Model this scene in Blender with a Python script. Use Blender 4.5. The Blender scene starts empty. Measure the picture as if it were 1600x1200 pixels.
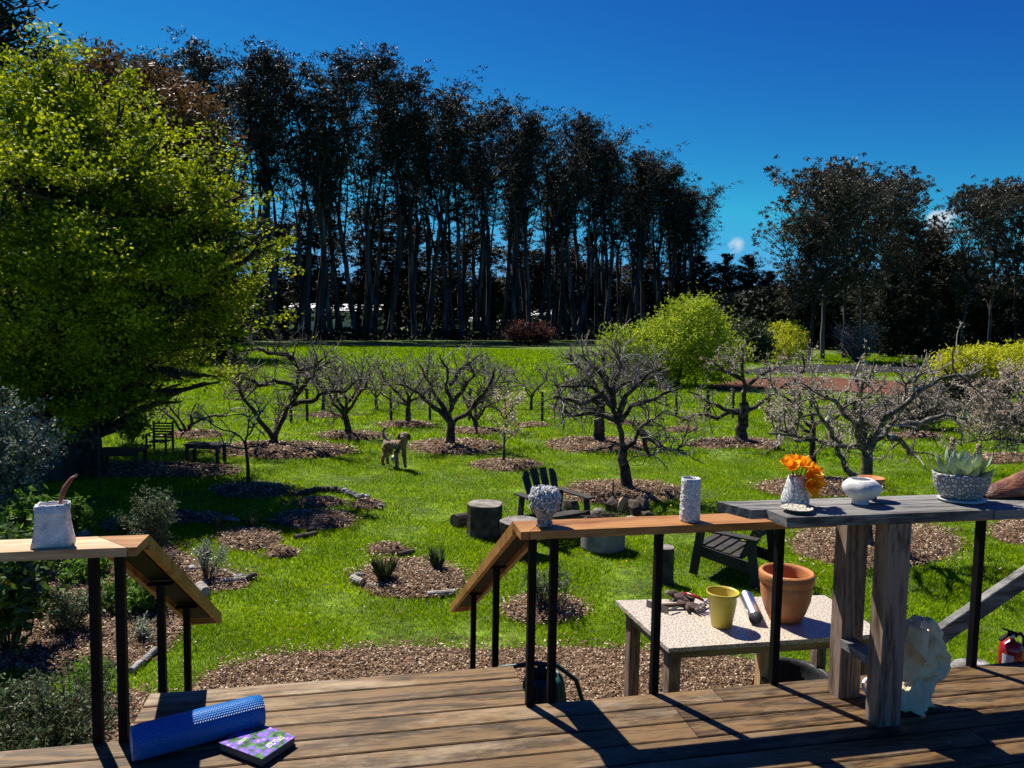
import bpy, math, random
import numpy as np
from mathutils import Vector, Matrix, noise as mn

R_ = math.radians
sc = bpy.context.scene
col = sc.collection
rnd = random.Random(7)
rng = np.random.default_rng(11)

# ------------------------------------------------------------------ camera
EYE = 2.95            # eye height above the lawn
DECK = 1.05           # deck height above the lawn
F_PX, PITCH, ROLL = 1158.1, 0.0779853, 0.0175187
cf = np.array([0, math.cos(PITCH), -math.sin(PITCH)])
r0 = np.array([1.0, 0, 0]); u0 = np.cross(r0, cf)
cr = r0 * math.cos(ROLL) + u0 * math.sin(ROLL)
cu = -r0 * math.sin(ROLL) + u0 * math.cos(ROLL)
cam_d = bpy.data.cameras.new('camera')
cam_d.sensor_width = 36; cam_d.lens = 36 * F_PX / 1600
cam_d.clip_start = 0.05; cam_d.clip_end = 3000
cam = bpy.data.objects.new('camera', cam_d); col.objects.link(cam)
cam.matrix_world = Matrix(((cr[0], cu[0], -cf[0], 0), (cr[1], cu[1], -cf[1], 0), (cr[2], cu[2], -cf[2], EYE), (0, 0, 0, 1)))
sc.camera = cam

# ------------------------------------------------------------------ world, sun, exposure
SUN_AZ, SUN_EL = 39.5, 54.5          # degrees left of the view direction, above the horizon
SKY_STRENGTH = 0.052
sc.view_settings.view_transform = 'Standard'; sc.view_settings.look = 'None'
sc.view_settings.gamma = 1; sc.view_settings.use_curve_mapping = False
sc.view_settings.exposure = 0.75
world = bpy.data.worlds.new('World'); sc.world = world; world.use_nodes = True
wn, wl = world.node_tree.nodes, world.node_tree.links
wn.clear()
sky = wn.new('ShaderNodeTexSky'); sky.sky_type = 'NISHITA'; sky.sun_disc = False
sky.sun_elevation = R_(SUN_EL); sky.sun_rotation = R_(-SUN_AZ)
sky.altitude = 1500; sky.air_density = 1.0; sky.dust_density = 0.0; sky.ozone_density = 3.0
# deepen the clear blue, channel by channel (out = k * sky ** g)
sep = wn.new('ShaderNodeSeparateColor'); hs = wn.new('ShaderNodeCombineColor'); wl.new(sky.outputs[0], sep.inputs[0])
for ch, (k_, g_) in enumerate(((2.4, 2.1), (9.6, 2.15), (1.95, 1.0))):
    pw = wn.new('ShaderNodeMath'); pw.operation = 'POWER'; wl.new(sep.outputs[ch], pw.inputs[0]); pw.inputs[1].default_value = g_
    mu_ = wn.new('ShaderNodeMath'); mu_.operation = 'MULTIPLY'; wl.new(pw.outputs[0], mu_.inputs[0]); mu_.inputs[1].default_value = k_ * 0.052 ** g_ / (0.052 * 1.68)
    mi_ = wn.new('ShaderNodeMath'); mi_.operation = 'MINIMUM'; wl.new(mu_.outputs[0], mi_.inputs[0]); mi_.inputs[1].default_value = (1.6, 4.9, 9.0)[ch]; wl.new(mi_.outputs[0], hs.inputs[ch])
bg = wn.new('ShaderNodeBackground'); bg.inputs[1].default_value = SKY_STRENGTH
wo = wn.new('ShaderNodeOutputWorld')
# a few small fair-weather clouds low in the sky
tc = wn.new('ShaderNodeTexCoord'); prev = hs.outputs[0]
def cloud(d, size, amount, seed):
    global prev
    sub = wn.new('ShaderNodeVectorMath'); sub.operation = 'SUBTRACT'; wl.new(tc.outputs['Generated'], sub.inputs[0]); sub.inputs[1].default_value = d
    sc_ = wn.new('ShaderNodeVectorMath'); sc_.operation = 'MULTIPLY'; wl.new(sub.outputs[0], sc_.inputs[0]); sc_.inputs[1].default_value = (1 / size[0], 1 / size[0], 1 / size[1])
    ln = wn.new('ShaderNodeVectorMath'); ln.operation = 'LENGTH'; wl.new(sc_.outputs[0], ln.inputs[0])
    nz = wn.new('ShaderNodeTexNoise'); nz.inputs['Scale'].default_value = 38; nz.inputs['Detail'].default_value = 9; wl.new(tc.outputs['Generated'], nz.inputs['Vector'])
    a = wn.new('ShaderNodeMath'); a.operation = 'MULTIPLY_ADD'; wl.new(nz.outputs[0], a.inputs[0]); a.inputs[1].default_value = 4.2; a.inputs[2].default_value = -1.55
    b = wn.new('ShaderNodeMath'); b.operation = 'SUBTRACT'; wl.new(a.outputs[0], b.inputs[0]); wl.new(ln.outputs['Value'], b.inputs[1]); b.use_clamp = True
    c = wn.new('ShaderNodeMath'); c.operation = 'MULTIPLY'; wl.new(b.outputs[0], c.inputs[0]); c.inputs[1].default_value = amount; c.use_clamp = True
    m = wn.new('ShaderNodeMixRGB'); wl.new(c.outputs[0], m.inputs[0]); wl.new(prev, m.inputs[1]); m.inputs[2].default_value = (8.5, 9.3, 10.0, 1)
    prev = m.outputs[0]
def unit(x, y):
    d = cf * F_PX + cr * (x - 800) + cu * (600 - y); return tuple(d / np.linalg.norm(d))
cloud(unit(1143, 378), (0.026, 0.020), .8, 1)
cloud(unit(1478, 352), (0.06, 0.034), 1.0, 2)
cloud(unit(1590, 296), (0.06, 0.014), 0.35, 3)
wl.new(prev, bg.inputs[0]); wl.new(bg.outputs[0], wo.inputs[0])

sun_d = bpy.data.lights.new('sun', 'SUN'); sun_d.energy = 5.0; sun_d.angle = R_(0.55); sun_d.color = (1.0, 0.95, 0.86)
sun = bpy.data.objects.new('sun', sun_d); col.objects.link(sun)
sdir = Vector((-math.sin(R_(SUN_AZ)) * math.cos(R_(SUN_EL)), math.cos(R_(SUN_AZ)) * math.cos(R_(SUN_EL)), math.sin(R_(SUN_EL))))
sun.rotation_euler = sdir.to_track_quat('Z', 'Y').to_euler(); sun.location = (0, 0, 30)

# ------------------------------------------------------------------ places
def ray(x, y): return cf * F_PX + cr * (x - 800) + cu * (600 - y)
def G(x, y, z=0.0):
    d = ray(x, y); return Vector(np.array([0, 0, EYE]) + d * ((z - EYE) / d[2]))
def at(x, y, Y):
    d = ray(x, y); return Vector(np.array([0, 0, EYE]) + d * (Y / d[1]))
TH = 0.203673
DU = Vector((math.cos(TH), math.sin(TH), 0)); DW = Vector((-math.sin(TH), math.cos(TH), 0)); DO = Vector((-0.770825, 3.413578, DECK))
def D(a, b, z=0.0): return DO + DU * a + DW * b + Vector((0, 0, z))

# ------------------------------------------------------------------ mesh helpers
class MB:
    def __init__(s): s.v = []; s.f = []; s.n = 0
    def add(s, v, f):
        n = s.n; s.v.extend(tuple(p) for p in v); s.f.extend(tuple(i + n for i in q) for q in f); s.n += len(v); return s
    def box(s, c, d, M=None, ch=0.0):
        x, y, z = d[0] / 2, d[1] / 2, d[2] / 2
        if ch <= 0:
            v = [Vector((i * x, j * y, k * z)) for k in (-1, 1) for j in (-1, 1) for i in (-1, 1)]
            f = [(0, 2, 3, 1), (4, 5, 7, 6), (0, 1, 5, 4), (2, 6, 7, 3), (0, 4, 6, 2), (1, 3, 7, 5)]
        else:
            pr = [(-y + ch, -z), (y - ch, -z), (y, -z + ch), (y, z - ch), (y - ch, z), (-y + ch, z), (-y, z - ch), (-y, -z + ch)]
            v = [Vector((sx * x, p[0], p[1])) for sx in (-1, 1) for p in pr]
            f = [tuple(range(7, -1, -1)), tuple(range(8, 16))] + [(i, (i + 1) % 8, 8 + (i + 1) % 8, 8 + i) for i in range(8)]
        if M is not None: v = [M @ p for p in v]
        c = Vector(c); return s.add([p + c for p in v], f)
    def beam(s, p0, p1, w, t, up=(0, 0, 1), ch=0.0):
        p0, p1 = Vector(p0), Vector(p1); X = (p1 - p0); L = X.length; X.normalize(); U = Vector(up)
        Y = U.cross(X)
        if Y.length < 1e-4: Y = Vector((1, 0, 0)).cross(X)
        Y.normalize(); Z = X.cross(Y); M = Matrix((X, Y, Z)).transposed()
        return s.box((p0 + p1) / 2, (L, w, t), M, ch)
    def tube(s, pts, rad, n=6, caps=True, squash=1.0):
        pts = [Vector(p) for p in pts]; k = len(pts)
        if not hasattr(rad, '__len__'): rad = [rad] * k
        ref = Vector((0.31, 0.17, 0.93)); v = []; N = None
        for i, p in enumerate(pts):
            t = (pts[min(i + 1, k - 1)] - pts[max(i - 1, 0)]).normalized()
            if N is None:
                N = t.cross(ref)
                if N.length < 1e-3: N = t.cross(Vector((1, 0, 0)))
            else: N = N - t * N.dot(t)
            N.normalize(); Bn = t.cross(N)
            for j in range(n):
                a = 2 * math.pi * j / n; v.append(p + (N * math.cos(a) + Bn * math.sin(a) * squash) * rad[i])
        f = [(i * n + j, i * n + (j + 1) % n, (i + 1) * n + (j + 1) % n, (i + 1) * n + j) for i in range(k - 1) for j in range(n)]
        if caps: f += [tuple(range(n - 1, -1, -1)), tuple((k - 1) * n + j for j in range(n))]
        return s.add(v, f)
    def lathe(s, prof, n=32, c=(0, 0, 0), fn=None, sx=1, sy=1):
        v = []; c = Vector(c)
        for i, (r, z) in enumerate(prof):
            for j in range(n):
                a = 2 * math.pi * j / n; rr = r
                p = Vector((math.cos(a) * rr * sx, math.sin(a) * rr * sy, z))
                if fn: p = fn(p, a, i)
                v.append(p + c)
        k = len(prof)
        f = [(i * n + j, i * n + (j + 1) % n, (i + 1) * n + (j + 1) % n, (i + 1) * n + j) for i in range(k - 1) for j in range(n)]
        f += [tuple(range(n - 1, -1, -1)), tuple((k - 1) * n + j for j in range(n))]
        return s.add(v, f)
    def ball(s, c, r, nu=10, nv=7, M=None):
        if not hasattr(r, '__len__'): r = (r, r, r)
        v = []; c = Vector(c)
        for i in range(nv + 1):
            ph = math.pi * i / nv
            for j in range(nu):
                a = 2 * math.pi * j / nu
                p = Vector((math.sin(ph) * math.cos(a) * r[0], math.sin(ph) * math.sin(a) * r[1], math.cos(ph) * r[2]))
                if M is not None: p = M @ p
                v.append(p + c)
        f = [(i * nu + j, (i + 1) * nu + j, (i + 1) * nu + (j + 1) % nu, i * nu + (j + 1) % nu) for i in range(nv) for j in range(nu)]
        return s.add(v, f)
    def mesh(s, name, mats, smooth=False):
        me = bpy.data.meshes.new(name); me.from_pydata([tuple(p) for p in s.v], [], s.f)
        for m in (mats if isinstance(mats, (list, tuple)) else [mats]): me.materials.append(m)
        if smooth: me.polygons.foreach_set('use_smooth', [True] * len(me.polygons))
        me.update(); return me

def np_mesh(name, V, F, m, smooth=False):
    V = np.asarray(V, dtype=np.float32); F = np.asarray(F, dtype=np.int32); k = F.shape[1]
    me = bpy.data.meshes.new(name); me.vertices.add(len(V)); me.vertices.foreach_set('co', V.ravel())
    me.loops.add(F.size); me.loops.foreach_set('vertex_index', F.ravel())
    me.polygons.add(len(F)); me.polygons.foreach_set('loop_start', np.arange(0, F.size, k, dtype=np.int32))
    try: me.polygons.foreach_set('loop_total', np.full(len(F), k, dtype=np.int32))
    except Exception: pass
    if smooth: me.polygons.foreach_set('use_smooth', np.ones(len(F), dtype=bool))
    me.materials.append(m); me.update(calc_edges=True); me.validate(); return me

LABELS = {}
def tag(o, label=None, cat=None, group=None, kind=None):
    if label:
        if label in LABELS and LABELS[label] != group: print('DUPLICATE LABEL', label)
        if label in LABELS and group is None: print('DUPLICATE LABEL', label)
        if not 4 <= len(label.split()) <= 16: print('LABEL LENGTH', len(label.split()), label)
        LABELS[label] = group; o['label'] = label
    if cat: o['category'] = cat
    if group: o['group'] = group
    if kind: o['kind'] = kind
    return o
def link(name, me, parent=None):
    o = bpy.data.objects.new(name, me); col.objects.link(o)
    if parent is not None: o.parent = parent
    return o
def part(name, mb, m, parent=None, smooth=False):
    return link(name, mb.mesh(name, m, smooth), parent)
def thing(name, label, cat, loc=(0, 0, 0), rz=0.0, group=None):
    o = bpy.data.objects.new(name, None); col.objects.link(o); o.empty_display_size = 0.2
    o.location = loc; o.rotation_euler = (0, 0, rz); return tag(o, label, cat, group)
def copy_tree(o, parent=None):
    c = o.copy(); col.objects.link(c); c.parent = parent
    for ch in list(o.children): copy_tree(ch, c)
    return c

# ------------------------------------------------------------------ materials
def mat(name, cols, scale=4.0, rough=0.7, bump=0.0, bscale=None, stretch=(1, 1, 1), spec=0.3, metal=0.0, transl=0.0, tcol=None,
        island=0.0, detail=6, coat=0.0, obj_rand=0.0, contrast=(0.3, 0.7), fine=0.0, sheen=0.0):
    m = bpy.data.materials.new(name); m.use_nodes = True; nt = m.node_tree; n, l = nt.nodes, nt.links
    b = n['Principled BSDF']; out = n['Material Output']
    if not isinstance(cols[0], (list, tuple)): cols = [cols]
    b.inputs['Roughness'].default_value = rough; b.inputs['Metallic'].default_value = metal
    b.inputs['Specular IOR Level'].default_value = spec; b.inputs['Coat Weight'].default_value = coat
    t = n.new('ShaderNodeTexCoord'); mp = n.new('ShaderNodeMapping'); mp.inputs['Scale'].default_value = stretch
    l.new(t.outputs['Object'], mp.inputs['Vector'])
    oi = n.new('ShaderNodeObjectInfo'); ad = n.new('ShaderNodeVectorMath'); ad.operation = 'ADD'
    ms = n.new('ShaderNodeMath'); ms.operation = 'MULTIPLY'; ms.inputs[1].default_value = 37.0; l.new(oi.outputs['Random'], ms.inputs[0])
    l.new(mp.outputs[0], ad.inputs[0]); l.new(ms.outputs[0], ad.inputs[1]); vec = ad.outputs[0]
    cout = None
    if len(cols) > 1:
        nz = n.new('ShaderNodeTexNoise'); nz.inputs['Scale'].default_value = scale; nz.inputs['Detail'].default_value = detail; l.new(vec, nz.inputs['Vector'])
        src = nz.outputs[0]
        if island > 0:
            g = n.new('ShaderNodeNewGeometry'); mx = n.new('ShaderNodeMix'); mx.inputs[0].default_value = island
            l.new(nz.outputs[0], mx.inputs[2])
            rr = n.new('ShaderNodeMapRange'); l.new(g.outputs['Random Per Island'], rr.inputs[0]); rr.inputs[3].default_value = contrast[0]; rr.inputs[4].default_value = contrast[1]
            l.new(rr.outputs[0], mx.inputs[3]); src = mx.outputs[0]
        rp = n.new('ShaderNodeValToRGB'); l.new(src, rp.inputs[0]); e = rp.color_ramp.elements
        while len(e) < len(cols): e.new(0.5)
        for i, c in enumerate(cols):
            e[i].position = contrast[0] + (contrast[1] - contrast[0]) * i / (len(cols) - 1); e[i].color = (*c, 1)
        cout = rp.outputs[0]
    else:
        rgb = n.new('ShaderNodeRGB'); rgb.outputs[0].default_value = (*cols[0], 1); cout = rgb.outputs[0]
    if obj_rand > 0 or fine > 0:
        hv = n.new('ShaderNodeHueSaturation'); l.new(cout, hv.inputs['Color']); val = None
        if obj_rand > 0:
            mr = n.new('ShaderNodeMapRange'); l.new(oi.outputs['Random'], mr.inputs[0]); mr.inputs[3].default_value = 1 - obj_rand; mr.inputs[4].default_value = 1 + obj_rand; val = mr.outputs[0]
        if fine > 0:
            nf = n.new('ShaderNodeTexNoise'); nf.inputs['Scale'].default_value = scale * 9; nf.inputs['Detail'].default_value = 4; l.new(vec, nf.inputs['Vector'])
            mf = n.new('ShaderNodeMapRange'); l.new(nf.outputs[0], mf.inputs[0]); mf.inputs[1].default_value = 0.3; mf.inputs[2].default_value = 0.7; mf.inputs[3].default_value = 1 - fine; mf.inputs[4].default_value = 1 + fine
            if val is None: val = mf.outputs[0]
            else:
                mm = n.new('ShaderNodeMath'); mm.operation = 'MULTIPLY'; l.new(val, mm.inputs[0]); l.new(mf.outputs[0], mm.inputs[1]); val = mm.outputs[0]
        l.new(val, hv.inputs['Value']); cout = hv.outputs[0]
    l.new(cout, b.inputs['Base Color'])
    if bump > 0:
        nb = n.new('ShaderNodeTexNoise'); nb.inputs['Scale'].default_value = bscale or scale * 6; nb.inputs['Detail'].default_value = 8; l.new(vec, nb.inputs['Vector'])
        bp = n.new('ShaderNodeBump'); bp.inputs['Strength'].default_value = min(1.0, bump); bp.inputs['Distance'].default_value = 0.01 * max(1, bump); l.new(nb.outputs[0], bp.inputs['Height']); l.new(bp.outputs[0], b.inputs['Normal'])
    if transl > 0:
        tr = n.new('ShaderNodeBsdfTranslucent'); ms2 = n.new('ShaderNodeMixShader'); ms2.inputs[0].default_value = transl
        if tcol:
            mc = n.new('ShaderNodeMixRGB'); mc.blend_type = 'MULTIPLY'; mc.inputs[0].default_value = 1; l.new(cout, mc.inputs[1]); mc.inputs[2].default_value = (*tcol, 1); l.new(mc.outputs[0], tr.inputs[0])
        else: l.new(cout, tr.inputs[0])
        l.new(b.outputs[0], ms2.inputs[1]); l.new(tr.outputs[0], ms2.inputs[2]); l.new(ms2.outputs[0], out.inputs[0])
    return m

def mat_cell(name, c_face, c_joint, scale, rough=0.6, bump=0.6, width=0.06, rnd_v=0.25, jitter=1.0):
    """rounded pebbles pressed into clay: cells with recessed darker joints"""
    m = bpy.data.materials.new(name); m.use_nodes = True; n, l = m.node_tree.nodes, m.node_tree.links; b = n['Principled BSDF']
    b.inputs['Roughness'].default_value = rough; b.inputs['Specular IOR Level'].default_value = 0.35
    t = n.new('ShaderNodeTexCoord'); v = n.new('ShaderNodeTexVoronoi'); v.feature = 'DISTANCE_TO_EDGE'; v.inputs['Scale'].default_value = scale; v.inputs['Randomness'].default_value = jitter
    v2 = n.new('ShaderNodeTexVoronoi'); v2.inputs['Scale'].default_value = scale; v2.inputs['Randomness'].default_value = jitter
    l.new(t.outputs['Object'], v.inputs['Vector']); l.new(t.outputs['Object'], v2.inputs['Vector'])
    mr = n.new('ShaderNodeMapRange'); mr.interpolation_type = 'SMOOTHSTEP'; mr.inputs[1].default_value = 0.0; mr.inputs[2].default_value = width; l.new(v.outputs['Distance'], mr.inputs[0])
    mx = n.new('ShaderNodeMixRGB'); l.new(mr.outputs[0], mx.inputs[0]); mx.inputs[1].default_value = (*c_joint, 1)
    hv = n.new('ShaderNodeHueSaturation'); hv.inputs['Color'].default_value = (*c_face, 1); hv.inputs['Saturation'].default_value = 1
    sp = n.new('ShaderNodeSeparateColor'); l.new(v2.outputs['Color'], sp.inputs[0]); m2 = n.new('ShaderNodeMapRange'); l.new(sp.outputs[0], m2.inputs[0]); m2.inputs[3].default_value = 1 - rnd_v; m2.inputs[4].default_value = 1 + rnd_v * 0.4
    l.new(m2.outputs[0], hv.inputs['Value']); l.new(hv.outputs[0], mx.inputs[2]); l.new(mx.outputs[0], b.inputs['Base Color'])
    bp = n.new('ShaderNodeBump'); bp.inputs['Strength'].default_value = bump; bp.inputs['Distance'].default_value = 0.006; l.new(mr.outputs[0], bp.inputs['Height']); l.new(bp.outputs[0], b.inputs['Normal'])
    return m

def mat_wood(name, cols, axis=0, scale=3.0, rough=0.6, rings=9.0, dark=0.55, wear=None, wear_amt=0.5, obj_rand=0.15, coord='Object', bump=0.25, spec=0.3, knots=True, worn_x=None):
    """sawn timber: grain lines drawn out along one axis, knots, worn pale patches"""
    m = bpy.data.materials.new(name); m.use_nodes = True; n, l = m.node_tree.nodes, m.node_tree.links; b = n['Principled BSDF']
    b.inputs['Roughness'].default_value = rough; b.inputs['Specular IOR Level'].default_value = spec
    t = n.new('ShaderNodeTexCoord'); mp = n.new('ShaderNodeMapping'); st = [1.0, 1.0, 1.0]; st[axis] = 0.12; mp.inputs['Scale'].default_value = st
    oi = n.new('ShaderNodeObjectInfo'); ad = n.new('ShaderNodeVectorMath'); ad.operation = 'ADD'; ms = n.new('ShaderNodeMath'); ms.operation = 'MULTIPLY'; ms.inputs[1].default_value = 61.0
    l.new(oi.outputs['Random'], ms.inputs[0]); l.new(t.outputs[coord], mp.inputs['Vector']); l.new(mp.outputs[0], ad.inputs[0]); l.new(ms.outputs[0], ad.inputs[1])
    big = n.new('ShaderNodeTexNoise'); big.inputs['Scale'].default_value = scale; big.inputs['Detail'].default_value = 3; big.inputs['Distortion'].default_value = 0.6; l.new(ad.outputs[0], big.inputs['Vector'])
    # contour lines of a smooth field give cathedral grain
    mu = n.new('ShaderNodeMath'); mu.operation = 'MULTIPLY'; l.new(big.outputs[0], mu.inputs[0]); mu.inputs[1].default_value = rings
    fr = n.new('ShaderNodeMath'); fr.operation = 'PINGPONG'; fr.inputs[1].default_value = 0.5; l.new(mu.outputs[0], fr.inputs[0])
    fine = n.new('ShaderNodeTexNoise'); fine.inputs['Scale'].default_value = scale * 34; fine.inputs['Detail'].default_value = 5; l.new(ad.outputs[0], fine.inputs['Vector'])
    mixn = n.new('ShaderNodeMath'); mixn.operation = 'MULTIPLY_ADD'; l.new(fr.outputs[0], mixn.inputs[0]); mixn.inputs[1].default_value = 0.8; l.new(fine.outputs[0], mixn.inputs[2])
    rp = n.new('ShaderNodeValToRGB'); e = rp.color_ramp.elements; l.new(mixn.outputs[0], rp.inputs[0])
    while len(e) < len(cols): e.new(0.5)
    for i, c in enumerate(cols): e[i].position = 0.40 + 0.42 * i / max(1, len(cols) - 1); e[i].color = (*c, 1)
    cout = rp.outputs[0]
    if wear:
        wz = n.new('ShaderNodeTexNoise'); wz.inputs['Scale'].default_value = 4.5; wz.inputs['Detail'].default_value = 12; wz.inputs['Roughness'].default_value = 0.74
        mp2 = n.new('ShaderNodeMapping'); s2 = [1.0, 1.0, 1.0]; s2[axis] = 0.30; mp2.inputs['Scale'].default_value = [q * 1.0 for q in s2]; l.new(t.outputs[coord], mp2.inputs['Vector'])
        ad2 = n.new('ShaderNodeVectorMath'); ad2.operation = 'ADD'; l.new(mp2.outputs[0], ad2.inputs[0]); l.new(ms.outputs[0], ad2.inputs[1]); l.new(ad2.outputs[0], wz.inputs['Vector'])
        mr = n.new('ShaderNodeMapRange'); mr.inputs[1].default_value = 0.48; mr.inputs[2].default_value = 0.66; mr.inputs[4].default_value = wear_amt; l.new(wz.outputs[0], mr.inputs[0])
        fac = mr.outputs[0]
        if worn_x:   # the boards at the head of the stairs are walked bare, those under the counter keep their stain
            gp = n.new('ShaderNodeNewGeometry'); sx_ = n.new('ShaderNodeSeparateXYZ'); l.new(gp.outputs['Position'], sx_.inputs[0]); wx = n.new('ShaderNodeMapRange'); l.new(sx_.outputs[0], wx.inputs[0])
            wx.inputs[1].default_value = worn_x[1]; wx.inputs[2].default_value = worn_x[0]; wx.inputs[3].default_value = 1.0; wx.inputs[4].default_value = 0.38
            ml = n.new('ShaderNodeMath'); ml.operation = 'MULTIPLY'; l.new(fac, ml.inputs[0]); l.new(wx.outputs[0], ml.inputs[1])
            m3 = n.new('ShaderNodeMapRange'); l.new(sx_.outputs[0], m3.inputs[0]); m3.inputs[1].default_value = worn_x[1]; m3.inputs[2].default_value = worn_x[0]; m3.inputs[3].default_value = 0.08; m3.inputs[4].default_value = 0.0
            m4 = n.new('ShaderNodeMath'); m4.operation = 'MAXIMUM'; l.new(ml.outputs[0], m4.inputs[0]); l.new(m3.outputs[0], m4.inputs[1]); fac = m4.outputs[0]
        mx = n.new('ShaderNodeMixRGB'); l.new(fac, mx.inputs[0]); l.new(cout, mx.inputs[1]); mx.inputs[2].default_value = (*wear, 1); cout = mx.outputs[0]
    if knots:
        vk = n.new('ShaderNodeTexVoronoi'); vk.inputs['Scale'].default_value = 2.1; mp3 = n.new('ShaderNodeMapping'); s3 = [1.6, 1.6, 1.6]; s3[axis] = 0.7; mp3.inputs['Scale'].default_value = s3
        l.new(t.outputs[coord], mp3.inputs['Vector']); ad3 = n.new('ShaderNodeVectorMath'); ad3.operation = 'ADD'; l.new(mp3.outputs[0], ad3.inputs[0]); l.new(ms.outputs[0], ad3.inputs[1]); l.new(ad3.outputs[0], vk.inputs['Vector'])
        kr = n.new('ShaderNodeMapRange'); kr.inputs[1].default_value = 0.02; kr.inputs[2].default_value = 0.09; kr.inputs[3].default_value = dark; kr.inputs[4].default_value = 1.0; l.new(vk.outputs['Distance'], kr.inputs[0])
        hk = n.new('ShaderNodeHueSaturation'); l.new(kr.outputs[0], hk.inputs['Value']); l.new(cout, hk.inputs['Color']); cout = hk.outputs[0]
    hv = n.new('ShaderNodeHueSaturation'); mo = n.new('ShaderNodeMapRange'); l.new(oi.outputs['Random'], mo.inputs[0]); mo.inputs[3].default_value = 1 - obj_rand; mo.inputs[4].default_value = 1 + obj_rand
    l.new(mo.outputs[0], hv.inputs['Value']); l.new(cout, hv.inputs['Color']); l.new(hv.outputs[0], b.inputs['Base Color'])
    bp = n.new('ShaderNodeBump'); bp.inputs['Strength'].default_value = bump; bp.inputs['Distance'].default_value = 0.004; l.new(mixn.outputs[0], bp.inputs['Height']); l.new(bp.outputs[0], b.inputs['Normal'])
    return m

mM = {}
mM['plank'] = mat_wood('stained_deck_board', [(0.016, 0.009, 0.004), (0.064, 0.034, 0.013), (0.15, 0.086, 0.034)], 0, 2.6, 0.6, 9, 0.35, (0.44, 0.35, 0.235), 0.55, 0.18, spec=0.2, bump=0.6, worn_x=(1.9, -0.6))
mM['cap'] = mat_wood('oiled_rail_timber', [(0.15, 0.055, 0.015), (0.26, 0.105, 0.028), (0.37, 0.17, 0.05)], 0, 1.6, 0.45, 6, 0.6, (0.50, 0.30, 0.11), 0.4, 0.05, spec=0.3)
mM['cap2'] = mat_wood('sunlit_rail_timber', [(0.34, 0.19, 0.09), (0.46, 0.29, 0.15), (0.56, 0.40, 0.23)], 0, 1.6, 0.5, 6, 0.6, (0.62, 0.50, 0.30), 0.5, 0.05)  # paler copy of the rail timber: sunlit top put into the colour
mM['grey'] = mat_wood('weathered_grey_board', [(0.035, 0.034, 0.032), (0.10, 0.096, 0.09), (0.20, 0.19, 0.175)], 0, 2.5, 0.65, 10, 0.4, (0.30, 0.29, 0.27), 0.5, 0.12, spec=0.3, bump=0.5)
mM['post4'] = mat_wood('rough_sawn_post', [(0.06, 0.04, 0.028), (0.16, 0.105, 0.072), (0.25, 0.18, 0.13)], 2, 3.0, 0.75, 14, 0.4, None, 0, 0.08, bump=0.5)
mM['tablewood'] = mat_wood('table_timber', [(0.13, 0.085, 0.045), (0.22, 0.15, 0.09), (0.30, 0.22, 0.13)], 0, 3, 0.7, 8, 0.6, None, 0, 0.1)
mM['newwood'] = mat_wood('fresh_timber', [(0.30, 0.17, 0.08), (0.42, 0.26, 0.13), (0.5, 0.33, 0.18)], 2, 3, 0.7, 8, 0.6, None, 0, 0.1)
mM['darkwood'] = mat('dark_stained_wood', [(0.022, 0.019, 0.017), (0.05, 0.044, 0.04)], 6, 0.7, 0.4, 30, spec=0.3, fine=0.2)
mM['steel'] = mat('black_painted_steel', [(0.003, 0.003, 0.0035), (0.006, 0.006, 0.007)], 9, 0.6, spec=0.12)
mM['bark'] = mat('fruit_tree_bark', [(0.015, 0.011, 0.008), (0.04, 0.031, 0.024), (0.14, 0.12, 0.10)], 9, 0.9, 1.0, 40, fine=0.35)
mM['palebark'] = mat('flecked_pale_bark', [(0.03, 0.025, 0.02), (0.085, 0.075, 0.062), (0.30, 0.28, 0.245)], 14, 0.9, 1.0, 50, fine=0.4)
mM['twig'] = mat('lichened_twig', [(0.045, 0.034, 0.028), (0.17, 0.14, 0.12), (0.80, 0.75, 0.69)], 7, 0.85, island=0.55, spec=0.2, contrast=(.32, .82))
mM['bud'] = mat('blossom', [(0.55, 0.52, 0.42), (0.78, 0.76, 0.70)], 5, 0.7, transl=0.4, island=1.0)
mM['budleaf'] = mat('opening_leaf', [(0.16, 0.07, 0.04), (0.50, 0.39, 0.27), (0.84, 0.78, 0.68)], 5, 0.7, transl=0.45, island=1.0, contrast=(0.2, 0.8))
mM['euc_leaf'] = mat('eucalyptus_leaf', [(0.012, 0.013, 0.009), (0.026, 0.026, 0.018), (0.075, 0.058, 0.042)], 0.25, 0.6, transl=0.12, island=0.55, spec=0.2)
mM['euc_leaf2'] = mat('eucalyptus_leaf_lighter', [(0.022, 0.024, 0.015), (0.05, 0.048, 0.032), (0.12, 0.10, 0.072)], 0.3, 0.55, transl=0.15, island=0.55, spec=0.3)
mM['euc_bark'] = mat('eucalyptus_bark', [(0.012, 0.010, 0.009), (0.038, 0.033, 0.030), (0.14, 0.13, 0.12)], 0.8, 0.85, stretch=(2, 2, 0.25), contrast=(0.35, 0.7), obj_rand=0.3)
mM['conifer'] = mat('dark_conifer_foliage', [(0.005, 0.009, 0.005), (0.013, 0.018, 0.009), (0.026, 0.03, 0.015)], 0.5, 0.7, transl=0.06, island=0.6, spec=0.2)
mM['maple_leaf'] = mat('spring_maple_leaf', [(0.03, 0.06, 0.003), (0.20, 0.27, 0.008), (0.78, 0.76, 0.03)], 0.8, 0.6, transl=0.44, tcol=(1.0, 1.0, 0.4), island=0.6, spec=0.15, contrast=(0.25, 0.75))
mM['willow'] = mat('willow_leaf', [(0.10, 0.17, 0.008), (0.32, 0.42, 0.02), (0.58, 0.62, 0.05)], 1.2, 0.6, transl=0.45, island=0.6, spec=0.2)
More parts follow.
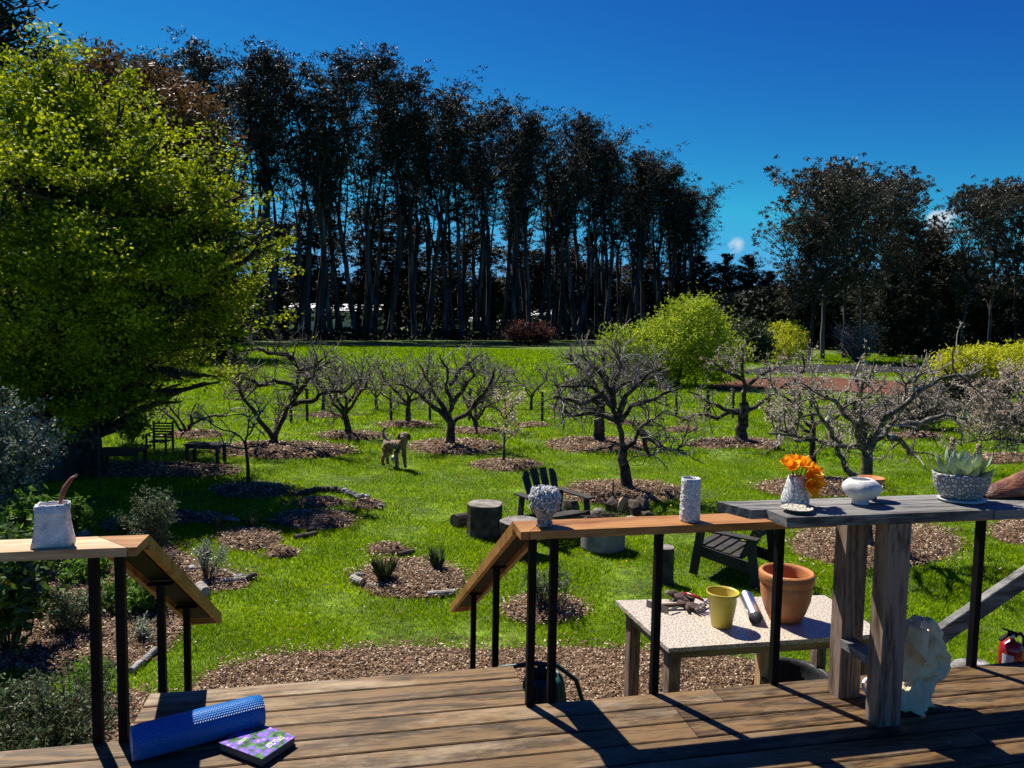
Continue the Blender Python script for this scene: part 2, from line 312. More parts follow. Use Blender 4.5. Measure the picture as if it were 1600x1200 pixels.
mM['willow_y'] = mat('weeping_willow_leaf', [(0.22, 0.24, 0.010), (0.52, 0.54, 0.02), (0.75, 0.74, 0.06)], 1.2, 0.6, transl=0.45, island=0.6, spec=0.2)
mM['olive'] = mat('dull_shrub_leaf', [(0.035, 0.05, 0.016), (0.07, 0.085, 0.03), (0.12, 0.13, 0.06)], 1.2, 0.6, transl=0.25, island=0.7)
mM['redleaf'] = mat('red_leaf', [(0.035, 0.012, 0.010), (0.10, 0.03, 0.022), (0.26, 0.10, 0.075)], 1.2, 0.6, transl=0.35, island=0.7)
mM['rust'] = mat('rusty_leaf', [(0.035, 0.03, 0.012), (0.10, 0.055, 0.02), (0.22, 0.10, 0.03)], 0.35, 0.6, transl=0.3, island=0.45)
mM['silver'] = mat('silvery_leaf', [(0.07, 0.10, 0.05), (0.22, 0.27, 0.17), (0.55, 0.60, 0.46)], 3, 0.4, transl=0.2, island=0.7, spec=0.6)
mM['sage'] = mat('grey_green_leaf', [(0.045, 0.075, 0.03), (0.10, 0.14, 0.06), (0.20, 0.25, 0.13)], 3, 0.55, transl=0.3, island=0.7)
mM['bright'] = mat('fresh_green_leaf', [(0.04, 0.10, 0.010), (0.09, 0.20, 0.015), (0.2, 0.32, 0.04)], 3, 0.5, transl=0.45, island=0.7)
mM['glossleaf'] = mat('broad_dark_leaf', [(0.02, 0.045, 0.008), (0.05, 0.10, 0.012), (0.12, 0.2, 0.02)], 3, 0.35, transl=0.3, island=0.8, spec=0.5)
mM['lav'] = mat('grey_brush', [(0.045, 0.045, 0.035), (0.10, 0.095, 0.08), (0.17, 0.16, 0.14)], 2, 0.7, transl=0.15, island=0.7)
mM['stem'] = mat('brown_stem', [(0.05, 0.035, 0.02), (0.13, 0.09, 0.05)], 8, 0.8)
mM['yellow'] = mat('yellow_petal', [(0.75, 0.42, 0.01), (0.85, 0.6, 0.03)], 8, 0.6, transl=0.3, island=1)
mM['orangepet'] = mat('orange_petal', [(0.90, 0.16, 0.004), (0.95, 0.38, 0.008), (1.0, 0.66, 0.03)], 30, 0.45, transl=0.5, island=0.6)
mM['log'] = mat('old_log_bark', [(0.025, 0.019, 0.014), (0.07, 0.052, 0.038), (0.15, 0.12, 0.09)], 8, 0.9, 1.0, 40, fine=0.3)
mM['palelog'] = mat('bleached_wood', [(0.14, 0.12, 0.095), (0.30, 0.27, 0.23), (0.46, 0.42, 0.37)], 9, 0.85, 0.8, 40, fine=0.3)
mM['cutwood'] = mat('cut_end_grain', [(0.10, 0.085, 0.07), (0.20, 0.18, 0.155), (0.33, 0.30, 0.27)], 7, 0.8, 0.6, 40, fine=0.3)
mM['stone'] = mat('grey_stone', [(0.07, 0.065, 0.06), (0.20, 0.19, 0.18), (0.40, 0.39, 0.37)], 9, 0.85, 0.8, 40, fine=0.25, obj_rand=0.25)
mM['concrete'] = mat('old_concrete', [(0.16, 0.145, 0.12), (0.24, 0.22, 0.19), (0.32, 0.30, 0.26)], 5, 0.9, 0.4, 60, fine=0.15)

# ------------------------------------------------------------------ deck
deck = tag(bpy.data.objects.new('deck', None), kind='structure'); col.objects.link(deck)
deck.location = DO; deck.rotation_euler = (0, 0, TH)
PITCHB, PW = 0.1447, 0.1355
plank_cache = {}
def plank(a0, a1, bc, z=0.0):
    L = round(a1 - a0, 3); k = L
    if k not in plank_cache:
        mb = MB(); mb.box((0, 0, -0.019), (L, PW, 0.038), ch=0.005); plank_cache[k] = mb.mesh('plank', mM['plank'])
    o = link('plank', plank_cache[k], deck); o.location = ((a0 + a1) / 2, bc, z + rnd.uniform(-0.0012, 0.0008)); o.rotation_euler = (rnd.uniform(-.006, .006), 0, rnd.uniform(-.0005, .0005)); return o
for i in range(3): plank(-0.978, 0.910, 0.439 - PW / 2 - i * PITCHB)
splits = [[-6.2, 1.9, 6.4], [-6.2, -2.3, 3.9, 6.4], [-6.2, 1.62, 6.4], [-6.2, -1.9, 2.95, 6.4], [-6.2, 0.4, 6.4]]
for k in range(31):
    ss = splits[(k * 2 + k // 5) % 5] if k != 2 else splits[2]
    for s0, s1 in zip(ss[:-1], ss[1:]): plank(s0 + 0.002, s1 - 0.002, 0.439 - PW / 2 - (k + 3) * PITCHB)
mb = MB()
for bb in (-0.022,): mb.box((0.1, bb, -0.16), (12.4, 0.038, 0.235))
part('fascia_board', mb, mM['plank'], deck)
mb = MB()
mb.box((-0.034, 0.405, -0.16), (1.86, 0.038, 0.235)); mb.box((-0.945, 0.19, -0.16), (0.038, 0.39, 0.235)); mb.box((0.877, 0.19, -0.16), (0.038, 0.39, 0.235))
part('landing_trim', mb, mM['plank'], deck)
mb = MB()
for i in range(21): mb.box((-6 + i * 0.6, -2.3, -0.13), (0.04, 4.5, 0.18))
for i in range(3): mb.box((-0.6 + i * 0.6, 0.19, -0.13), (0.04, 0.38, 0.18))
for aa in (-5, -3, -1, 1, 3, 5):
    for bb in (-0.3, -2.3, -4.2): mb.box((aa, bb, -0.64), (0.09, 0.09, 0.82))
part('substructure', mb, mM['tablewood'], deck)
stairs = tag(bpy.data.objects.new('stairs', None), kind='structure'); col.objects.link(stairs)
stairs.location = DO; stairs.rotation_euler = (0, 0, TH)
for s in range(5):
    z = -(s + 1) * 0.175
    for j in range(2):
        mb = MB(); mb.box((0, 0, -0.019), (1.88, PW, 0.038), ch=0.004)
        o = part('tread', mb, mM['plank'], stairs); o.location = (-0.034, 0.439 + s * 0.285 + 0.072 + j * PITCHB, z)
mb = MB()
for aa in (-0.95, 0.88): mb.beam((aa, 0.42, -0.2), (aa, 1.93, -1.12), 0.04, 0.26)
part('stringer', mb, mM['plank'], stairs)

# ------------------------------------------------------------------ railings
def dthing(name, label, cat, a, b, z=0.0, rz=0.0, group=None): return thing(name, label, cat, D(a, b, z), TH + rz, group)
def rail_post(parent, a, b, z0, z1):
    mb = MB(); mb.box((a, b, (z0 + z1) / 2), (0.038, 0.038, z1 - z0)); mb.box((a, b, z1 + 0.003), (0.13, 0.05, 0.006)); return part('post', mb, mM['steel'], parent)
capw = 0.19; SLL, SLR = 0.605, 0.552
# left railing
rl = dthing('deck_railing', 'deck railing left of the stairs with pale wood cap and black posts', 'railing', 0, 0)
mb = MB(); v = []
# level cap with mitred end
def prism(mb, poly, z0, z1):
    n = len(poly); mb.add([(x, y, z0) for x, y in poly] + [(x, y, z1) for x, y in poly],
        [tuple(range(n - 1, -1, -1)), tuple(range(n, 2 * n))] + [(i, (i + 1) % n, n + (i + 1) % n, n + i) for i in range(n)])
mb = MB(); prism(mb, [(-6.0, -0.11), (-0.915, -0.11), (-1.09, 0.085), (-6.0, 0.085)], 0.882, 0.922); part('cap', mb, mM['cap2'], rl)
mb = MB(); prism(mb, [(-0.91, -0.11), (-0.875, -0.11), (-0.875, 0.085), (-1.085, 0.085)], 0.882, 0.9215)
def slope_cap(mb, a0, a1, b0, b1, z0, sl, t=0.04, lip=0.028):
    for (aa, ab, zt) in ((a0, a1, t),):
        v = []
        for b in (b0, b1):
            z = z0 - (b - b0) * sl
            v += [(a0, b, z), (a1, b, z), (a1, b, z - t), (a0, b, z - t)]
        mb.add(v, [(0, 1, 2, 3), (7, 6, 5, 4), (0, 4, 5, 1), (1, 5, 6, 2), (2, 6, 7, 3), (3, 7, 4, 0)])
    for aa in (a0, a1 - lip):   # side lips hanging below the board
        v = []
        for b in (b0, b1):
            z = z0 - (b - b0) * sl - t
            v += [(aa, b, z), (aa + lip, b, z), (aa + lip, b, z - 0.03), (aa, b, z - 0.03)]
        mb.add(v, [(0, 1, 2, 3), (7, 6, 5, 4), (0, 4, 5, 1), (1, 5, 6, 2), (2, 6, 7, 3), (3, 7, 4, 0)])
    v = [];z = z0 - (b1 - b0) * sl - t
    mb.add([(a0 + lip, b1 - lip, z + lip * sl), (a1 - lip, b1 - lip, z + lip * sl), (a1 - lip, b1, z), (a0 + lip, b1, z), (a0 + lip, b1 - lip, z + lip * sl - .03), (a1 - lip, b1 - lip, z + lip * sl - .03), (a1 - lip, b1, z - .03), (a0 + lip, b1, z - .03)],
        [(0, 3, 2, 1), (4, 5, 6, 7), (0, 1, 5, 4), (1, 2, 6, 5), (2, 3, 7, 6), (3, 0, 4, 7)])
part('corner_cap', mb, mM['cap'], rl)
mb = MB(); slope_cap(mb, -1.085, -0.875, 0.0865, 1.83, 0.9205, SLL); part('handrail', mb, mM['cap'], rl)
mb = MB(); mb.beam((-0.98, 0.12, 0.85), (-0.98, 1.7, 0.85 - 1.58 * SLL), 0.11, 0.006); part('handrail_plate', mb, mM['steel'], rl)
for a in (-5.6, -4.1, -2.6, -1.085, -0.975): rail_post(rl, a, 0.012 if a < -1 else 0.0, -0.25 if a < -1 else -0.2, 0.876)
for b, z in ((0.665, 0.49), (1.25, 0.14)): rail_post(rl, -0.975, b, z - 1.15 if z > .3 else -1.0, z)
# right railing
rr = dthing('deck_railing', 'orange-brown capped deck railing from the stairs rightwards, black posts', 'railing', 0, 0)
mb = MB(); prism(mb, [(0.865, -0.11), (6.0, -0.11), (6.0, 0.085), (0.99, 0.085)], 0.882, 0.922); part('cap', mb, mM['cap'], rr)
mb = MB(); prism(mb, [(0.82, -0.11), (0.86, -0.11), (0.985, 0.085), (0.82, 0.085)], 0.882, 0.9215); part('corner_cap', mb, mM['cap'], rr)
mb = MB(); slope_cap(mb, 0.82, 0.99, 0.0865, 2.58, 0.9205, SLR); part('handrail', mb, mM['cap'], rr)
mb = MB(); mb.beam((0.905, 0.12, 0.856), (0.905, 2.45, 0.856 - 2.33 * SLR), 0.09, 0.006); part('handrail_plate', mb, mM['steel'], rr)
for a, b in ((0.905, 0.0), (1.02, 0.015), (1.575, 0.012), (2.256, 0.0), (3.51, 0.0), (4.8, 0.0)): rail_post(rr, a, b, -0.25, 0.876)
for b, z in ((0.95, 0.40), (1.85, -0.10)): rail_post(rr, 0.905, b, -1.05, z)

# bar counter on trestle legs
ct = dthing('bar_counter', 'weathered grey plank counter on rough sawn posts along the deck railing', 'counter', 0, 0)
for i, (b0, b1) in enumerate(((-0.50, -0.345), (-0.341, -0.165))):
    mb = MB(); prism(mb, [((1.975, 1.885)[i], b0), (3.085, b0), (3.085, b1), ((1.965, 1.80)[i], b1)], 1.005, 1.05); part('plank', mb, mM['grey'], ct)
for i, (b0, b1) in enumerate(((-0.50, -0.345), (-0.341, -0.165))):
    mb = MB(); prism(mb, [(3.095, b0), (4.9, b0), (4.9, b1), (3.095, b1)], 1.0, 1.046); part('plank', mb, mM['grey'], ct)
for a, b in ((2.575, -0.450), (2.565, -0.165), (4.5, -0.45), (4.5, -0.165)):
    mb = MB(); mb.box((a, b, 0.5), (0.125 if a < 3 else .09, 0.09, 1.0), ch=0.0); part('leg', mb, mM['post4'], ct)
for a in (2.56, 4.5):
    mb = MB(); mb.box((a - 0.02, -0.307, 0.30), (0.09, 0.19, 0.04)); part('stretcher', mb, mM['grey'], ct)

# ------------------------------------------------------------------ pots on the left rail, right rail and counter
mM['whiteclay'] = mat('rough_white_clay', [(0.48, 0.47, 0.46), (0.72, 0.71, 0.70), (0.84, 0.83, 0.81)], 22, 0.9, 1.3, 70, fine=0.12)
mM['glaze'] = mat('speckled_white_glaze', [(0.36, 0.36, 0.34), (0.56, 0.56, 0.54), (0.66, 0.66, 0.64)], 9, 0.45, 0.5, 24, spec=0.5)
mM['pebble'] = mat_cell('pebble_clad_clay', (0.74, 0.73, 0.72), (0.20, 0.19, 0.18), 62, 0.5, 0.8, 0.10)
mM['pebble2'] = mat_cell('disc_clad_clay', (0.58, 0.56, 0.55), (0.16, 0.15, 0.145), 54, 0.5, 0.9, 0.22)
mM['chip'] = mat_cell('chip_clad_clay', (0.74, 0.75, 0.77), (0.25, 0.25, 0.26), 70, 0.6, 1.0, 0.07)
mM['nodule'] = mat('white_nodule', [(0.45, 0.45, 0.45), (0.78, 0.78, 0.77)], 20, 0.5, island=0.8)
mM['terra'] = mat('terracotta', [(0.34, 0.115, 0.035), (0.45, 0.17, 0.055), (0.52, 0.24, 0.10)], 5, 0.65, 0.3, 60, fine=0.06)
mM['soil'] = mat('potting_soil', [(0.02, 0.014, 0.01), (0.05, 0.035, 0.025)], 40, 0.95, 1.0, 60)
mM['podred'] = mat('dried_red_pod', [(0.07, 0.018, 0.012), (0.17, 0.05, 0.03), (0.28, 0.10, 0.06)], 12, 0.55, 0.8, 40)

t = dthing('slab_vase', 'rough white square clay vase on the pale left railing cap', 'vase', -1.232, -0.02, 0.922, 0.12)
mb = MB(); n = 40; prof = [(0.0, 0), (0.070, 0), (0.080, 0.004), (0.074, 0.03), (0.069, 0.06), (0.0635, 0.10), (0.062, 0.14), (0.064, 0.180), (0.058, 0.1815), (0.055, 0.17), (0.052, 0.05), (0, 0.03)]
def sq(p, a, i):
    c, s = math.cos(a), math.sin(a); k = 1 / max(abs(c), abs(s)) ** 0.8
    w = 1 + 0.03 * mn.noise(Vector((c * 2, s * 2, i * 0.4 + 3)))
    z = p.z + (0.006 * mn.noise(Vector((c * 4, s * 4, 1))) if i in (7, 8) else 0)
    return Vector((p.x * k * w * 1.0, p.y * k * w * 0.75, z))
mb.lathe(prof, n, fn=sq); part('body', mb, mM['whiteclay'], t, True)
t2 = dthing('dried_pod', 'dark red curved dried seed pod standing in the square white vase', 'pod', -1.205, -0.01, 0.935)
mb = MB(); mb.tube([(0.0, 0, 0), (0.0, 0, 0.12), (0.0, 0, 0.165), (0.008, 0, 0.20), (0.022, 0, 0.235), (0.045, 0, 0.27), (0.066, 0, 0.288)], [0.004, 0.006, 0.012, 0.02, 0.021, 0.015, 0.004], 10, squash=0.5)
part('husk', mb, mM['podred'], t2, True)
mb = MB(); mb.tube([(0.062, -0.004, 0.284), (0.068, -0.004, 0.292), (0.070, -0.002, 0.287), (0.064, -0.002, 0.279)], 0.0028, 6); part('tip', mb, mM['palelog'], t2, True)

t = dthing('textured_vase', 'round footed vase crusted with small grey nodules on the orange-brown railing corner', 'vase', 0.958, -0.02, 0.922)
prof = [(0, 0), (0.040, 0), (0.042, 0.01), (0.036, 0.03), (0.040, 0.048), (0.062, 0.075), (0.074, 0.11), (0.076, 0.145), (0.066, 0.178), (0.060, 0.185), (0.056, 0.175), (0.062, 0.14), (0.05, 0.08), (0, 0.06)]
mM['scribe'] = mat_cell('scored_grey_clay', (0.52, 0.52, 0.53), (0.05, 0.05, 0.05), 95, 0.7, 1.0, 0.13, 0.5)
mb = MB(); mb.lathe(prof, 40); part('body', mb, mM['scribe'], t, True)
mb = MB()
for i in range(330):
    a = rnd.uniform(0, 2 * math.pi); z = rnd.uniform(0.135, 0.19) if i < 250 else rnd.uniform(0.09, 0.14)
    r = 0.076 - max(0, z - 0.15) * 0.42 + 0.001; rr_ = rnd.uniform(0.003, 0.0058)
    mb.ball((math.cos(a) * r, math.sin(a) * r, z), rr_, 6, 4)
for i in range(60):
    a = rnd.uniform(0, 2 * math.pi); r = rnd.uniform(0, 0.055); mb.ball((math.cos(a) * r, math.sin(a) * r, 0.178 + rnd.uniform(0, .012)), rnd.uniform(.004, .007), 6, 4)
o = part('nodules', mb, mM['nodule'], t, True); o['kind'] = 'stuff'

t = dthing('cylinder_vase', 'tall narrow cylindrical vase clad in pale chips on the orange-brown railing', 'vase', 1.722, -0.03, 0.922)
prof = [(0, 0), (0.046, 0), (0.052, 0.012), (0.051, 0.05), (0.0485, 0.10), (0.047, 0.16), (0.047, 0.20), (0.0485, 0.222), (0.045, 0.223), (0.043, 0.2), (0.043, 0.03), (0, 0.02)]
def wob(p, a, i): k = 1 + 0.035 * mn.noise(Vector((math.cos(a) * 3, math.sin(a) * 3, p.z * 30))); return Vector((p.x * k, p.y * k, p.z))
mb = MB(); mb.lathe(prof, 40, fn=wob); part('body', mb, mM['chip'], t, True)
mb = MB()
for i in range(150):
    a = rnd.uniform(0, 2 * math.pi); z = rnd.uniform(0.012, 0.21); r = 0.0505 - z * 0.012
    n_ = Vector((math.cos(a), math.sin(a), 0)); M = Matrix.Rotation(a, 3, 'Z') @ Matrix.Rotation(rnd.uniform(-.35, .1), 3, 'Y') @ Matrix.Rotation(rnd.uniform(-.6, .6), 3, 'X')
    mb.box(n_ * r + Vector((0, 0, z)), (0.003, 0.015, 0.010), M)
o = part('chips', mb, mM['nodule'], t); o['kind'] = 'stuff'

t = dthing('flower_vase', 'tapered pebble-clad white vase on the grey counter, holding orange flowers', 'vase', 2.16, -0.27, 1.051)
prof = [(0, 0), (0.060, 0), (0.067, 0.008), (0.066, 0.03), (0.056, 0.07), (0.044, 0.11), (0.036, 0.142), (0.033, 0.143), (0.031, 0.13), (0.045, 0.05), (0, 0.02)]
mb = MB(); mb.lathe(prof, 40, fn=wob); part('body', mb, mM['pebble'], t, True)
fb = dthing('flower_bunch', 'bunch of bright orange flowers spilling over the rim of the tapered vase', 'flowers', 2.16, -0.27, 1.051)
spots = [(-.03, .0, .185), (-.01, .03, .185), (.045, .02, .175), (.065, .02, .16), (.05, -.02, .165), (.02, -.05, .15), (.03, -.055, .105), (.06, -.045, .12), (-.015, .02, .19), (.0, -.01, .2), (.03, .015, .19), (.055, .0, .165), (.06, -.03, .15), (.03, -.045, .135), (.012, -.06, .115), (.035, -.06, .09), (.075, -.01, .125), (-.03, -.02, .172), (.022, .03, .165), (.045, -.05, .155), (0.02, -.03, .185), (.08, .015, .15), (.03, -.062, .115)]
mb = MB()
for (x, y, z) in spots: mb.tube([(0, 0, 0.03), (x * .3, y * .3, 0.12), (x * .8, y * .8, z - 0.02), (x, y, z)], 0.0018, 4)
part('stems', mb, mM['bright'], fb)
for (x, y, z) in spots:
    mb = MB(); ax = Vector((x - 0.015, y + 0.0, z - 0.12)).normalized() + Vector((rnd.uniform(-.3, .3), rnd.uniform(-.6, 0), rnd.uniform(-.2, .4))); ax.normalize()
    Q = ax.to_track_quat('Z', 'Y').to_matrix()
    for k in range(6):
        a = k * math.pi / 3 + rnd.uniform(-.2, .2); s = rnd.uniform(0.95, 1.3) * 1.15
        pts = []
        for (r, h, w) in ((0.0, 0, 0.003), (0.010, 0.012, 0.010), (0.016, 0.026, 0.012), (0.022 + rnd.uniform(0, .008), 0.037, 0.002)):
            for sg in (-1, 0, 1):
                p = Vector((r * math.cos(a) - sg * w * math.sin(a), r * math.sin(a) + sg * w * math.cos(a), h - abs(sg) * -0.002)) * s
                pts.append(Vector((x, y, z)) + Q @ p)
        mb.add(pts, [(i * 3 + j, i * 3 + j + 1, i * 3 + j + 4, i * 3 + j + 3) for i in range(3) for j in range(2)])
    part('flower', mb, mM['orangepet'], fb, True)
t = dthing('small_dish', 'small pale shell-patterned dish at the front edge of the grey counter', 'dish', 2.085, -0.405, 1.051)
mb = MB(); mb.lathe([(0, 0), (0.022, 0), (0.03, 0.006), (0.072, 0.018), (0.074, 0.021), (0.07, 0.0215), (0.03, 0.012), (0, 0.010)], 36, fn=wob); part('bowl', mb, mat_cell('shell_dish_glaze', (0.55, 0.52, 0.42), (0.22, 0.19, 0.13), 42, 0.5, 0.7, 0.12), t, True)

t = dthing('pinch_pot', 'squat white glazed pot with narrow foot in the middle of the counter', 'pot', 2.50, -0.30, 1.051)
prof = [(0, 0), (0.038, 0), (0.04, 0.006), (0.036, 0.02), (0.055, 0.032), (0.078, 0.055), (0.086, 0.078), (0.080, 0.10), (0.060, 0.120), (0.047, 0.126), (0.043, 0.122), (0.05, 0.11), (0.07, 0.075), (0.04, 0.035), (0, 0.03)]
def wob2(p, a, i): k = 1 + 0.10 * mn.noise(Vector((math.cos(a) * 1.6 + 5, math.sin(a) * 1.6, p.z * 12))); return Vector((p.x * k * (1.12 if p.x > 0 else 1), p.y * k, p.z))
mb = MB(); mb.lathe(prof, 44, fn=wob2); part('body', mb, mM['glaze'], t, True)
t = dthing('terracotta_dish', 'small brown terracotta bowl just behind the squat white pot', 'bowl', 2.625, -0.215, 1.051)
mb = MB(); mb.lathe([(0, 0), (0.028, 0), (0.030, 0.05), (0.045, 0.075), (0.062, 0.10), (0.064, 0.112), (0.058, 0.112), (0.040, 0.085), (0, 0.07)], 32); part('body', mb, mM['terra'], t, True)

BX, BY = 3.10, -0.30
t = dthing('planter_bowl', 'pebble-clad grey oval planter on a thin saucer, holding a succulent', 'planter', BX - 0.02, BY, 1.066)
prof = [(0, 0), (0.085, 0), (0.10, 0.01), (0.118, 0.04), (0.131, 0.08), (0.136, 0.118), (0.138, 0.128), (0.128, 0.130), (0.125, 0.115), (0.11, 0.10), (0, 0.10)]
mb = MB(); mb.lathe(prof, 48, fn=wob, sx=1.08, sy=0.82); part('body', mb, mM['pebble2'], t, True)
mb = MB(); mb.lathe([(0, 0.098), (0.118, 0.1), (0.119, 0.112), (0.06, 0.118), (0, 0.12)], 24, sx=1.08, sy=.82); part('soil', mb, mM['soil'], t)
t = dthing('saucer', 'thin grey saucer under the pebble-clad planter', 'saucer', BX - 0.02, BY - 0.01, 1.051)
mb = MB(); mb.lathe([(0, 0), (0.10, 0), (0.115, 0.008), (0.117, 0.013), (0.10, 0.0145), (0, 0.0145)], 36, sx=1.05, sy=.85); part('plate', mb, mM['glaze'], t, True)
mM['succ'] = mat('powdery_succulent_leaf', [(0.26, 0.38, 0.20), (0.42, 0.52, 0.34), (0.66, 0.68, 0.56)], 9, 0.5, transl=0.3, tcol=(0.95, 1, 0.5), obj_rand=0.2, spec=0.4)
su = dthing('succulent', 'large pale green rosette succulent in the pebble-clad planter', 'succulent', BX - 0.02, BY, 1.178)
su.scale = (1.2, 1.15, 1.15)
def succ_leaf(L, W, elev, az, base):
    mb = MB(); v = []; K = 8; J = 7
    for i in range(K + 1):
        s = i / K; w = W * (math.sin(math.pi * min(1, s * 0.92 + 0.08) ** 0.85) ** 0.75) * (0.35 + 0.65 * min(1, s * 2.2)); w = max(w * (1 if s < .97 else .15), .0015)
        bend = elev + (0.55 * s * s); x = L * s * math.cos(bend) + base; z = L * s * math.sin(bend)
        for j in range(J):
            q = j / (J - 1) * 2 - 1; v.append((x - abs(q) ** 2 * w * .45 * math.sin(bend), q * w, z + abs(q) ** 2 * w * 0.5 * math.cos(bend)))
    top = len(v)
    for i in range(K + 1):
        s = i / K; th = 0.006 * math.sin(math.pi * min(.97, s * .9 + .1)) + .0008
        for j in range(J):
            p = v[i * J + j]; q = j / (J - 1) * 2 - 1; v.append((p[0], p[1], p[2] - th * (1 - q * q) - 0.0004))
    f = [(i * J + j, i * J + j + 1, (i + 1) * J + j + 1, (i + 1) * J + j) for i in range(K) for j in range(J - 1)]
    f += [tuple(top + q for q in (i * J + j, (i + 1) * J + j, (i + 1) * J + j + 1, i * J + j + 1)) for i in range(K) for j in range(J - 1)]
    mb.add(v, f); return mb
for ring, (cnt, L, W, el) in enumerate(((10, 0.135, 0.023, 0.0), (10, 0.135, 0.024, 0.30), (9, 0.125, 0.024, 0.60), (7, 0.10, 0.020, 0.88), (4, 0.07, 0.013, 1.15))):
    for k in range(cnt):
        o = part('leaf', succ_leaf(L * rnd.uniform(.9, 1.12), W, el + rnd.uniform(-.1, .1), 0, 0.012), mM['succ'], su, True)
        o.rotation_euler = (0, 0, 2 * math.pi * k / cnt + ring * 0.35 + rnd.uniform(-.1, .1)); o.location = (0, 0, 0.002 * ring)
for (x, y, h) in ((-0.02, 0.04, 0.165), (0.105, 0.03, 0.135)):
    mb = MB(); mb.tube([(x, y, 0), (x, y, h)], [0.004, 0.003], 6)
    for i in range(46):
        s = i / 46; a = i * 2.4; z = 0.05 + (h - 0.05) * s; r = 0.011 * (1 - .3 * s); c = Vector((x + math.cos(a) * r, y + math.sin(a) * r, z))
        mb.ball(c, (0.005, 0.005, 0.0065), 5, 4)
    part('flower_stalk', mb, mM['budleaf'], su, True)

t = dthing('palm_sheath', 'curled rusty brown dried palm sheath on the far end of the counter', 'palm sheath', 3.42, -0.24, 1.046)
K, J = 14, 9; v = []
for i in range(K + 1):
    s = i / K; x = -0.16 + 0.95 * s; hgt = 0.02 + 0.17 * min(1, s * 2.2) ** 0.9
    for j in range(J):
        q = j / (J - 1); ang = math.pi * (0.0 + 0.95 * q); R2 = 0.05 + 0.09 * min(1, s * 2)
        v.append((x, math.cos(ang) * R2 * 0.9, max(0.003, math.sin(ang) * hgt * (1 + 0.12 * mn.noise(Vector((s * 6, q * 3, 0)))) - (0.0))))
mb = MB(); mb.add(v, [(i * J + j, (i + 1) * J + j, (i + 1) * J + j + 1, i * J + j + 1) for i in range(K) for j in range(J - 1)])
o = part('sheath', mb, mat('dried_palm_sheath', [(0.035, 0.012, 0.008), (0.13, 0.04, 0.018), (0.34, 0.15, 0.07)], 7, 0.5, 0.8, 30, stretch=(0.4, 3, 3), spec=0.4), t, True)
md = o.modifiers.new('solid', 'SOLIDIFY'); md.thickness = 0.006

# ------------------------------------------------------------------ foam roller and book on the landing
t = dthing('foam_roller', 'long bright blue dimpled foam roller lying on the landing', 'foam roller', -0.64, -0.075, 0.001)
axd = Vector((0.50, 0.19, 0)).normalized(); hl = 0.275; rad = 0.075
m = bpy.data.materials.new('blue_dimpled_foam'); m.use_nodes = True; n, l = m.node_tree.nodes, m.node_tree.links; b = n['Principled BSDF']
b.inputs['Base Color'].default_value = (0.0, 0.15, 0.50, 1); b.inputs['Roughness'].default_value = 0.38
tcx = n.new('ShaderNodeTexCoord'); uvm = n.new('ShaderNodeMapping'); uvm.inputs['Scale'].default_value = (1, 1, 1); l.new(tcx.outputs['UV'], uvm.inputs['Vector'])
vr = n.new('ShaderNodeTexVoronoi'); vr.inputs['Scale'].default_value = 1.0; vr.inputs['Randomness'].default_value = 0.0; vr.voronoi_dimensions = '2D'; l.new(uvm.outputs[0], vr.inputs['Vector'])
mr = n.new('ShaderNodeMapRange'); mr.inputs[1].default_value = 0.15; mr.inputs[2].default_value = 0.45; mr.inputs[3].default_value = 1; mr.inputs[4].default_value = 0; l.new(vr.outputs['Distance'], mr.inputs[0])
bp = n.new('ShaderNodeBump'); bp.inputs['Strength'].default_value = 1.0; bp.inputs['Distance'].default_value = 0.006; l.new(mr.outputs[0], bp.inputs['Height']); l.new(bp.outputs[0], b.inputs['Normal'])
mM['foam'] = m
me = bpy.data.meshes.new('roller'); N_, K_ = 40, 14; v = []; uv = []
for i in range(K_ + 1):
    s = -hl + 2 * hl * i / K_; r = rad * (0.93 if i in (0, K_) else 1)
    for j in range(N_): a = 2 * math.pi * j / N_; v.append((s, math.cos(a) * r, math.sin(a) * r + rad))
f = [(i * N_ + j, i * N_ + (j + 1) % N_, (i + 1) * N_ + (j + 1) % N_, (i + 1) * N_ + j) for i in range(K_) for j in range(N_)] + [tuple(range(N_ - 1, -1, -1)), tuple(K_ * N_ + j for j in range(N_))]
me.from_pydata(v, [], f); uvl = me.uv_layers.new(name='UVMap')
for p in me.polygons:
    vs = list(p.vertices)
    for li, vi in zip(p.loop_indices, vs):
        jj = vi % N_; ii = vi // N_
        if len(vs) == 4 and jj == 0 and (N_ - 1) in [q % N_ for q in vs]: jj = N_
        uvl.data[li].uv = ((ii / K_) * 50 + 0.5 * (jj / N_) * 43, jj / N_ * 43) if len(vs) == 4 else (0.5, 0.5)
me.materials.append(m); me.polygons.foreach_set('use_smooth', [len(p.vertices) == 4 for p in me.polygons]); me.update()
o = link('roller', me, t); o.rotation_euler = (0, 0, math.atan2(axd.y, axd.x))

t = dthing('book', 'thick book with purple flower cover lying beside the blue foam roller', 'book', -0.378, -0.165, 0.001, 0.0)
